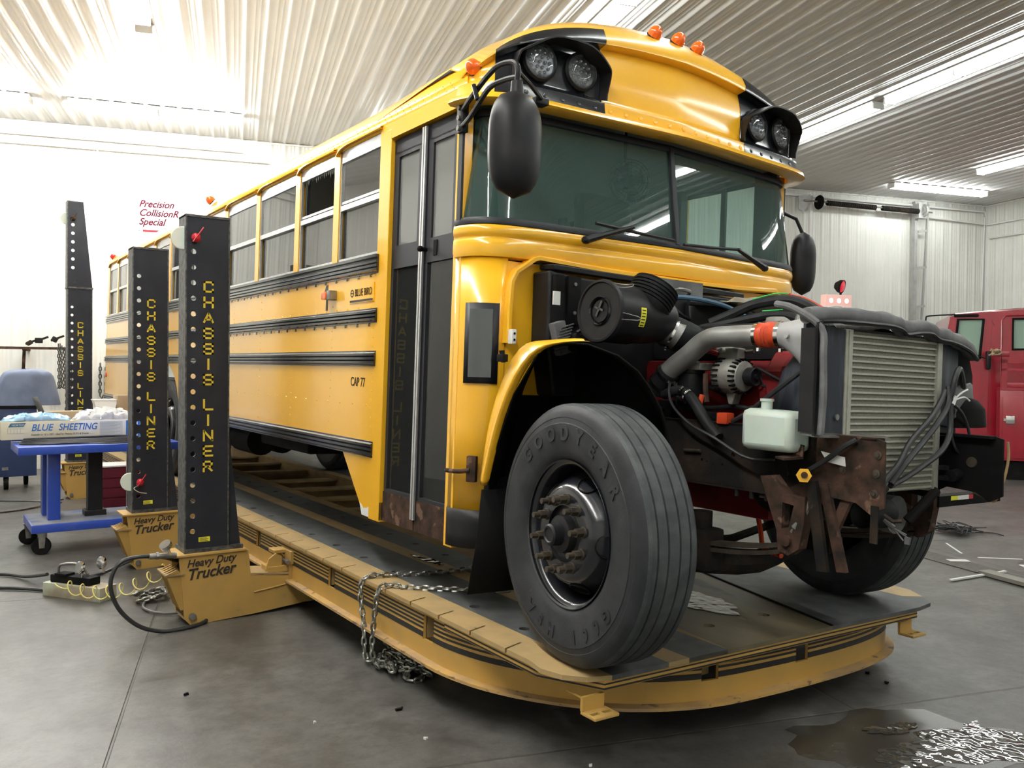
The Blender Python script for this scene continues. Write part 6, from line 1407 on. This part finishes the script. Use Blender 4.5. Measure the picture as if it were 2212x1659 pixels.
b = MB(); pth = []
p0, p1 = V((-2.58, 3.12, .10)), V((-2.10, 2.12, .33))
n_ = 8
for k in range(n_ * 14 + 1):
    t = k / (n_ * 14); a = 2 * pi * n_ * t + 2.2; c_ = p0.lerp(p1, t) + V((0, 0, -.10 * sin(pi * t))); r = .045 * min(1, 8 * t + .1)
    pth.append(c_ + V((cos(a) * .03, 0, sin(a) * r + .0)))
b.tube(pth, .0042, 6); o = b.build('coiled_air_hose', 'coil'); tag(o, 'yellow coiled air hose stretched from the foot pump to the nearest tower', 'hose')
def hose(name, pts, r, m, label): b = MB(); b.tube(pts, r, 8, smooth=8); o = b.build(name, m); tag(o, label, 'hose'); return o
hose('hydraulic_hose', [(-1.98, 2.10, .38), (-2.06, 2.02, .41), (-2.16, 1.92, .46), (-2.297, 1.90, .48), (-2.40, 1.89, .462), (-2.452, 1.88, .38), (-2.45, 1.87, .28), (-2.40, 1.86, .17), (-2.30, 1.86, .07), (-2.17, 1.88, .014), (-2.02, 1.88, .012), (-1.90, 1.94, .014), (-1.85, 2.05, .016)], .0125, 'hose', 'thick black hose looping from the nearest tower down to the floor')
gf = T('pressure_gauge', 'silver gauge and fittings on the hose left of the nearest tower base', 'gauge', (-2.14, 1.90, .475))
b = MB(); b.cyl((-.10, 0, 0), (.06, .01, -.01), .018, n=14); b.cyl((-.06, 0, 0), (-.045, 0, 0), .024, n=6); b.build('coupling', 'steel', gf)
b = MB(); b.lathe([(0, 0), (.034, 0), (.036, .01), (.036, .03), (0, .032)], (.0, -.02, .05), (-.5, -.3, .7), 24); b.cyl((.02, 0, .0), (.0, -.01, .05), .010, n=8); b.build('dial', 'chrome', gf)
hose('air_hose', [(-1.95, 2.22, .016), (-2.06, 2.26, .016), (-2.13, 2.36, .016), (-2.15, 2.5, .016), (-2.10, 2.66, .016), (-2.02, 2.80, .016), (-1.92, 2.80, .016)], .009, 'hoseg', 'thin grey hose curled on the floor behind the nearest tower base')
hose('supply_hose', [(-7.5, 4.9, .016), (-5.5, 4.6, .016), (-3.6, 4.35, .016), (-3.2, 4.2, .016), (-2.87, 4.05, .016), (-2.72, 3.8, .03), (-2.62, 3.42, .11)], .013, 'hose', 'upper black hose from the left edge of the photo to the foot pump')
hose('supply_hose', [(-7.5, 3.9, .016), (-5.5, 4.0, .016), (-3.6, 3.72, .016), (-3.2, 3.65, .016), (-2.9, 3.57, .016), (-2.72, 3.42, .016), (-2.60, 3.28, .016)], .013, 'hose', 'lower black hose from the left edge of the photo running to the pale block')
hose('supply_hose', [(-2.38, 3.50, .03), (-2.3, 3.6, .018), (-2.2, 3.68, .018), (-2.08, 3.72, .05), (-1.98, 3.72, .09)], .013, 'hose', 'black hose lying between the foot pump and the middle tower')
hose('air_hose', [(-4.2, 7.6, .012), (-3.4, 7.4, .012), (-2.7, 7.3, .012), (-2.3, 7.5, .012), (-2.1, 7.9, .012), (-1.95, 8.0, .012)], .009, 'rust', 'reddish hose on the floor behind the blue cart')
hose('air_hose', [(-4.2, 9.1, .012), (-3.2, 8.6, .012), (-2.5, 8.2, .012), (-2.0, 7.75, .012)], .008, 'hose', 'thin dark cord on the floor in front of the dark blue cabinet')
# ================================================================== RIGHT SIDE OF THE SHOP
# --- overhead door tracks, ladder-like frame and torsion spring
dt = T('door_track', 'tall ladder-like steel door track frame on the back wall right of the bus', 'door track', U(11.85, 10.62, 0), -TH)
b = MB(); b.bx(-.03, .05, -.05, .05, 1.0, 5.40); b.build('upright', 'steelp', dt)
b = MB(); b.prism([V((.10, -.05, 1.0)), V((.14, -.05, 1.0)), V((.36, -.05, 5.36)), V((.32, -.05, 5.36))], (0, .04, 0)); b.build('slanted_rail', 'steelp', dt)
for z in (2.05, 3.10, 3.95, 4.75):
    b = MB(); b.box((.13 + .045 * (z - 1.5) / 2, -.03, z + .02), (.20 + .03 * z / 2, .03, .05), Matrix.Rotation(-.12, 3, 'Y')); b.build('rung', 'steelp', dt)
d2 = T('door_track', 'left door track beside the bus roof, ending in a bracket at the ceiling', 'door track', U(9.15, 10.62, 0), -TH)
b = MB(); b.bx(-.03, .03, -.05, .02, 1.0, 5.36); b.build('upright', 'housing', d2)
b = MB(); b.prism([V((-.35, -.10, 5.30)), V((.0, -.10, 5.32)), V((-.02, -.10, 5.22)), V((-.22, -.10, 4.98)), V((-.35, -.10, 5.02))], (0, .02, 0)); b.build('bracket', 'steelp', d2)
sp = T('torsion_spring', 'dark door spring on a horizontal shaft under the ceiling, right of the bus', 'door spring', U(9.2, 10.48, 5.18), -TH)
b = MB(); b.cyl((-.30, 0, 0.02), (3.0, 0, -.02), .018, n=8); b.build('shaft', 'steel', sp)
pr = []
for k in range(26): pr += [(.046, k * .048), (.058, k * .048 + .024)]
b = MB(); b.lathe(pr, (.26, 0, .0), (1, 0, -.01), 14); b.build('spring_coil', 'rustk', sp)
b = MB(); b.lathe([(r, h * .78) for r, h in pr], (1.66, 0, -.01), (1, 0, -.01), 14); b.build('spring_coil', 'rustk', sp)
b = MB(); b.lathe([(0, 0), (.09, 0), (.09, .03), (.14, .03), (.15, .05), (.14, .07), (0, .07)], (2.70, 0, 0), (1, 0, 0), 20); b.build('cable_drum', 'steelp', sp)
b = MB(); b.lathe([(0, 0), (.09, 0), (.09, .03), (.14, .03), (.15, .05), (.14, .07), (0, .07)], (.02, 0, 0), (1, 0, 0), 20); b.build('cable_drum', 'dblk', sp)
b = MB(); b.bx(2.62, 2.84, -.02, .12, -.16, .16); b.build('end_bracket', 'steelp', sp)
# --- red crew-cab truck (building axes: x = along the wall to the right, y = towards the wall)
tr = T('service_truck', 'red crew cab service truck parked by the back right corner', 'truck', U(8.97, 6.70, 0), -TH - R_(38))
def side(poly, y, th): b = MB(); b.prism([V((x, y, z)) for x, z in poly], (0, th, 0)); return b
cabp = [(-.12, .62), (-.14, 1.75), (-.10, 2.10), (-.02, 2.56), (.06, 2.62), (.9, 2.68), (1.6, 2.70), (1.72, 2.55), (1.72, .62)]
b = MB(); W_ = 1.9
# cab shell built as side skins with window openings, roof and ends
wins = [[(.05, 1.93), (.36, 1.88), (.42, 1.90), (.47, 2.54), (.10, 2.54)], [(.89, 2.05), (1.5, 2.05), (1.5, 2.54), (.89, 2.54)]]
for y in (0, W_ - .04):
    s_ = side(cabp, y, .04).build('cab_side', 'truckred', tr)
    c = MB()
    for wn in wins: c.prism([V((x, y - .1, z)) for x, z in wn], (0, .3, 0))
    cut(s_, c)
for i, wn in enumerate(wins):
    b = MB(); cxm = sum(p[0] for p in wn) / len(wn); czm = sum(p[1] for p in wn) / len(wn)
    P_ = [V((x, -.008, z)) for x, z in wn]; b.tube(P_, .022, 6, closed=True); b.build('window_seal', 'dblk', tr)
    b = side(wn, .015, .006); b.build('side_glass', 'tint', tr)
b = MB()
rp_ = cabp[2:8]
b.grid([[V((x, 0, z)) for x, z in rp_], [V((x, .06, z + .03)) for x, z in rp_], [V((x, W_ - .06, z + .03)) for x, z in rp_], [V((x, W_, z)) for x, z in rp_]]); b.build('cab_roof', 'truckred', tr, ang=40)
b = MB(); b.bx(1.68, 1.72, .02, W_ - .02, .7, 2.56); b.build('cab_back', 'truckred', tr)
b = MB(); b.bx(-.70, -.12, .30, W_ - .10, .75, 1.50, bev=.10); b.build('hood', 'truckred', tr)
b = MB(); b.bx(-.78, -.68, .35, W_ - .15, .5, 1.3, bev=.04); b.build('grille', 'chrome', tr)
b = MB(); b.tube([(.55, -.006, .72), (.56, -.006, 1.85), (.60, -.006, 2.56)], .005, 6); b.tube([(.73, -.012, .72), (.73, -.012, 2.52), (.78, -.012, 2.59), (1.6, -.012, 2.61)], .014, 6); b.tube([(.58, -.01, 2.52), (.63, -.012, 2.44)], .006, 6); b.build('door_seams', 'truckred', tr)
b = MB(); b.bx(.50, .57, -.14, -.02, 1.72, 2.02, bev=.03); b.tube([(.40, -.0, 1.95), (.53, -.07, 1.9)], .012, 6); b.build('door_mirror', 'mblk', tr)
b = MB(); b.tube([(-.38, -.04, 2.46), (-.38, -.04, 2.56), (-.33, -.04, 2.60), (.06, .0, 2.62)], .014, 6, smooth=3); b.bx(-.40, -.28, -.07, -.02, 2.36, 2.48, bev=.02); b.build('front_mirror', 'mblk', tr)
b = MB(); b.box((.22, .01, 2.60), (.36, .08, .05), None, bev=.02); b.build('visor_strip', 'dblk', tr)
b = MB(); b.bx(.0, 1.7, .02, .30, .42, .66); b.bx(.1, 1.7, .1, W_ - .1, .50, .68); b.build('running_board', 'dblk', tr)
for x in (.0, 2.4):
    for y in (.02, W_ - .30):
        b = MB(); b.lathe([(.0, .10), (.26, .08), (.28, 0), (.46, 0), (.50, .05), (.50, .22), (.46, .27), (0, .27)], (x, y, .50), (0, 1, 0), 32); b.build('wheel', 'rub', tr)
b = MB(); b.bx(1.75, 3.6, .10, 1.8, .60, 1.30); b.build('body_frame', 'truckred', tr)
# rescue-style side box nearest the camera, with latch and rails
tb = T('tool_box_body', 'red tool box with a silver latch at the right edge, before the truck cab', 'truck body', U(9.15, 5.90, 0), -TH - R_(38))
b = MB(); b.bx(0, 1.9, 0, .3, .30, 1.40, bev=.01); b.build('box_body', 'truckred', tb)
b = MB(); b.bx(.04, 1.86, -.02, 0, .34, 1.30, bev=.006); dd = b.build('box_door', 'truckred', tb)
b = MB(); b.bx(.08, .20, -.045, -.02, .88, 1.0, bev=.006); b.bx(.05, .09, -.04, -.02, .92, .96); b.build('latch', 'chrome', dd)
b = MB(); b.bx(0, 1.9, -.01, .3, 1.40, 1.44); b.bx(.10, 1.9, .05, .28, 1.44, 1.52, bev=.01); b.build('box_top', 'truckred', tb)
b = MB(); b.bx(.02, .10, .02, .10, 1.44, 2.02); b.bx(.02, 1.9, .02, .08, 1.82, 1.88); b.bx(.02, 1.9, .02, .08, 1.70, 1.74); b.box((.02, .05, 1.96), (.22, .08, .09), None, bev=.02); b.build('grab_rail', 'truckred', tb)
b = MB(); b.bx(.12, 1.9, .06, .28, -.0, .30); b.build('support', 'dblk', tb)
b = MB(); random.seed(20)
for k in range(9):
    c_ = U(9.05, 5.90, 1.99); b.tube([c_ + V((random.uniform(-.20, -.12), random.uniform(-.05, .05), random.uniform(-.05, .05))), c_ + V((0, random.uniform(-.07, .0), random.uniform(-.05, .06))), c_ + V((random.uniform(.08, .14), random.uniform(-.03, .03), random.uniform(-.03, .05)))], .012, 5, smooth=3)
o = b.build('wire_bundle', 'card2'); tag(o, 'bundle of brown wire wrapped round the rail of the red truck', 'wire')
# --- pale rounded vehicle roof with beacon behind the radiator
wv = T('parked_vehicle', 'cream vehicle with a high rounded roof, only its top showing behind the radiator', 'vehicle', U(7.30, 8.10, .10), -TH)
b = MB(); rows = []
for z, k in ((.35, .98), (1.2, 1.0), (2.15, .98), (2.45, .90), (2.62, .74), (2.71, .50), (2.75, .25), (2.765, .02)):
    rows.append([V((.85 + cos(a) * .88 * k * (abs(cos(a)) ** -.25 if abs(cos(a)) > .02 else 1) * .95, 1.0 + sin(a) * .82 * k, z + .0)) for a in [2 * pi * q / 36 for q in range(36)]])
b.grid(rows, cu=True); b.build('body', 'cream', wv, ang=60)
for x in (.3, 1.4):
    b = MB(); b.cyl((x, .40, .26), (x, .60, .26), .36, n=24); b.build('wheel', 'rub', wv)
b = MB(); b.tube([(.55, .5, 2.68), (.9, .45, 2.77), (1.3, .5, 2.69)], .012, 6, smooth=4); b.cyl((.98, .38, 2.70), (.98, .36, 2.75), .02, n=10); b.build('roof_trim', 'card', wv)
lb = T('warning_light_box', 'pink warning light box with three glowing spots on the cream vehicle roof', 'warning light', U(8.30, 8.70, 2.86), -TH)
b = MB(); b.bx(-.28, .28, -.08, .08, .0, .22, bev=.01); b.build('box', 'pinkbox', lb)
b = MB(); b.bx(-.30, .30, -.10, .10, -.02, .0); b.build('base_plate', 'housing', lb)
for x in (-.17, 0, .17):
    b = MB(); b.lathe([(.045, 0), (.03, .012), (0, .016)], (x, -.08, .11), (0, -1, 0), 14); b.build('spot', 'spotglow', lb)
rl = T('round_beacon', 'round red lamp in a black hood standing on the pink light box', 'beacon', U(8.38, 8.68, 3.08), -TH)
b = MB(); ax = V((.5, -.85, -.25)).normalized(); b.lathe([(0, -.10), (.06, -.10), (.115, -.03), (.125, .04), (.115, .042)], (0, 0, .16), ax, 24); b.cyl((0, 0, 0), (0, 0, .08), .02, n=8); b.build('lamp_hood', 'rustk', rl)
b = MB(); b.lathe([(.115, .03), (.08, .05), (0, .06)], (0, 0, .16), ax, 24); b.build('red_lens', 'redglow', rl)
# --- floor: trench drain, boards, scraps, tangled wire, puddle
b = MB(); q = [U(3.60, -3.5, .002), U(3.86, -3.5, .002), U(3.86, 4.2, .002), U(3.60, 4.2, .002)]
b.prism(q, (0, 0, .004)); dr = b.build('floor_drain', 'drain'); tag(dr, 'dark trench drain grate set in the concrete floor at right', 'drain')
def slab(name, c0, c1, w_, h_, m, label, cat, z0=.001):
    b = MB(); a, c_ = V((*c0, z0)), V((*c1, z0)); d = (c_ - a).normalized(); n = V((-d.y, d.x, 0)) * w_ / 2; b.prism([a - n, c_ - n, c_ + n, a + n], (0, 0, h_)); o = b.build(name, m); return tag(o, label, cat)
slab('board', (3.74, -.10), (3.55, -.78), .12, .03, 'woodb', 'grey board lying on the drain at the right edge of the photo', 'board', .008)
slab('stick', (3.26, -.08), (3.95, -.17), .025, .012, 'paper', 'pale thin stick on the floor left of the grey board', 'stick', .008)
slab('masking_strip', (4.35, .25), (4.62, .0), .03, .003, 'paper', 'white paper strip lying beyond the drain, right one', 'paper scrap')
slab('masking_strip', (4.75, .75), (4.40, .42), .02, .003, 'paper', 'thin curved white strip at the far edge of the drain', 'paper scrap')
slab('paper_scrap', (3.98, .32), (4.12, .22), .08, .003, 'paper', 'white paper scrap lying on the drain grate', 'paper scrap', .008)
slab('paper_scrap', (4.33, -.12), (4.45, -.22), .08, .003, 'paper', 'white paper scrap at the right edge of the photo beside the drain', 'paper scrap')
random.seed(31); b = MB()
for k in range(16):
    c_ = V((5.35, .98, .02)); b.tube([c_ + V((random.uniform(-.22, .22), random.uniform(-.22, .22), random.uniform(0, .07))) for _ in range(5)], .006, 4, smooth=3)
b.tube([(5.2, 1.15, .02), (5.1, 1.2, .25), (5.0, 1.25, .35)], .008, 5, smooth=3); b.tube([(5.5, .9, .01), (5.65, .75, .01), (5.6, .62, .01)], .006, 5, smooth=3)
o = b.build('wire_tangle', 'hose'); tag(o, 'tangle of dark wire on the floor behind the far front tyre', 'wire')
for k, (x, y, s_, m) in enumerate(((-1.51, .03, .03, 'dblk'), (-1.90, .11, .012, 'paper'), (-1.56, -.32, .014, 'paper'), (-1.12, -.92, .012, 'paper'), (.78, -1.06, .022, 'dblk'), (.83, -.92, .02, 'dblk'), (5.75, 1.2, .03, 'paper'), (-2.3, .78, .02, 'dblk'))):
    b = MB(); b.box((x, y, .006), (s_, s_ * .5, .01), Matrix.Rotation(k, 3, 'Z')); b.box((x + s_ * .6, y + s_ * .2, .005), (s_ * .9, s_ * .25, .008), Matrix.Rotation(k + .8, 3, 'Z'))
    o = b.build('debris', m); tag(o, 'tiny %s scrap on the concrete floor' % ('dark' if m == 'dblk' else 'white'), 'debris', 'tiny dark floor scraps' if m == 'dblk' else 'tiny white floor scraps')
random.seed(5)
def blob(cx, cy, rx, ry, rot, n=40, j=.25):
    ph = [random.uniform(0, 6.28) for _ in range(6)]; out = []
    for k in range(n):
        a = 2 * pi * k / n; r = 1 + j * (.5 * sin(3 * a + ph[0]) + .35 * sin(5 * a + ph[1]) + .3 * sin(8 * a + ph[2]) + .2 * sin(13 * a + ph[3]))
        x, y = rx * r * cos(a), ry * r * sin(a); out.append(V((cx + x * cos(rot) - y * sin(rot), cy + x * sin(rot) + y * cos(rot), 0)))
    return out
b = MB()
for c in ((.40, -1.70, .36, .17, -.45), (.27, -1.40, .14, .05, -.3), (.58, -1.60, .10, .03, .3), (.05, -1.62, .16, .10, -.3)):
    zz_ = .0012 + .0009 * ((c[0] * 100) % 4); b.prism([p + V((0, 0, zz_)) for p in blob(*c)], (0, 0, .0008))
o = b.build('puddle', 'water'); tag(o, 'shiny water puddle on the floor at the bottom right corner', 'puddle', kind='stuff')
b = MB(); b.prism([p + V((0, 0, .0004)) for p in blob(.22, -1.50, .52, .30, -.5)], (0, 0, .0006)); o = b.build('damp_patch', 'damp'); tag(o, 'damp dark patch of concrete around the puddle', 'damp patch', kind='stuff')
b = MB(); b.prism([bw(*(p + V((0, 0, DZ + .0005)))) for p in blob(-.45, -.05 + .5, .13, .05, 1.2)], bw(0, 0, .0008) - bw(0, 0, 0))
b.prism([bw(*(p + V((0, 0, DZ + .0015)))) for p in blob(.02, -.42, .16, .28, .2)], bw(0, 0, .0008) - bw(0, 0, 0)); b.prism([bw(*(p + V((0, 0, DZ + .0015)))) for p in blob(-.75, 1.05, .035, .17, .1)], bw(0, 0, .0008) - bw(0, 0, 0))
o = b.build('deck_puddle', 'water2'); tag(o, 'wet shiny patches on the rack deck between the wheels', 'puddle', kind='stuff')
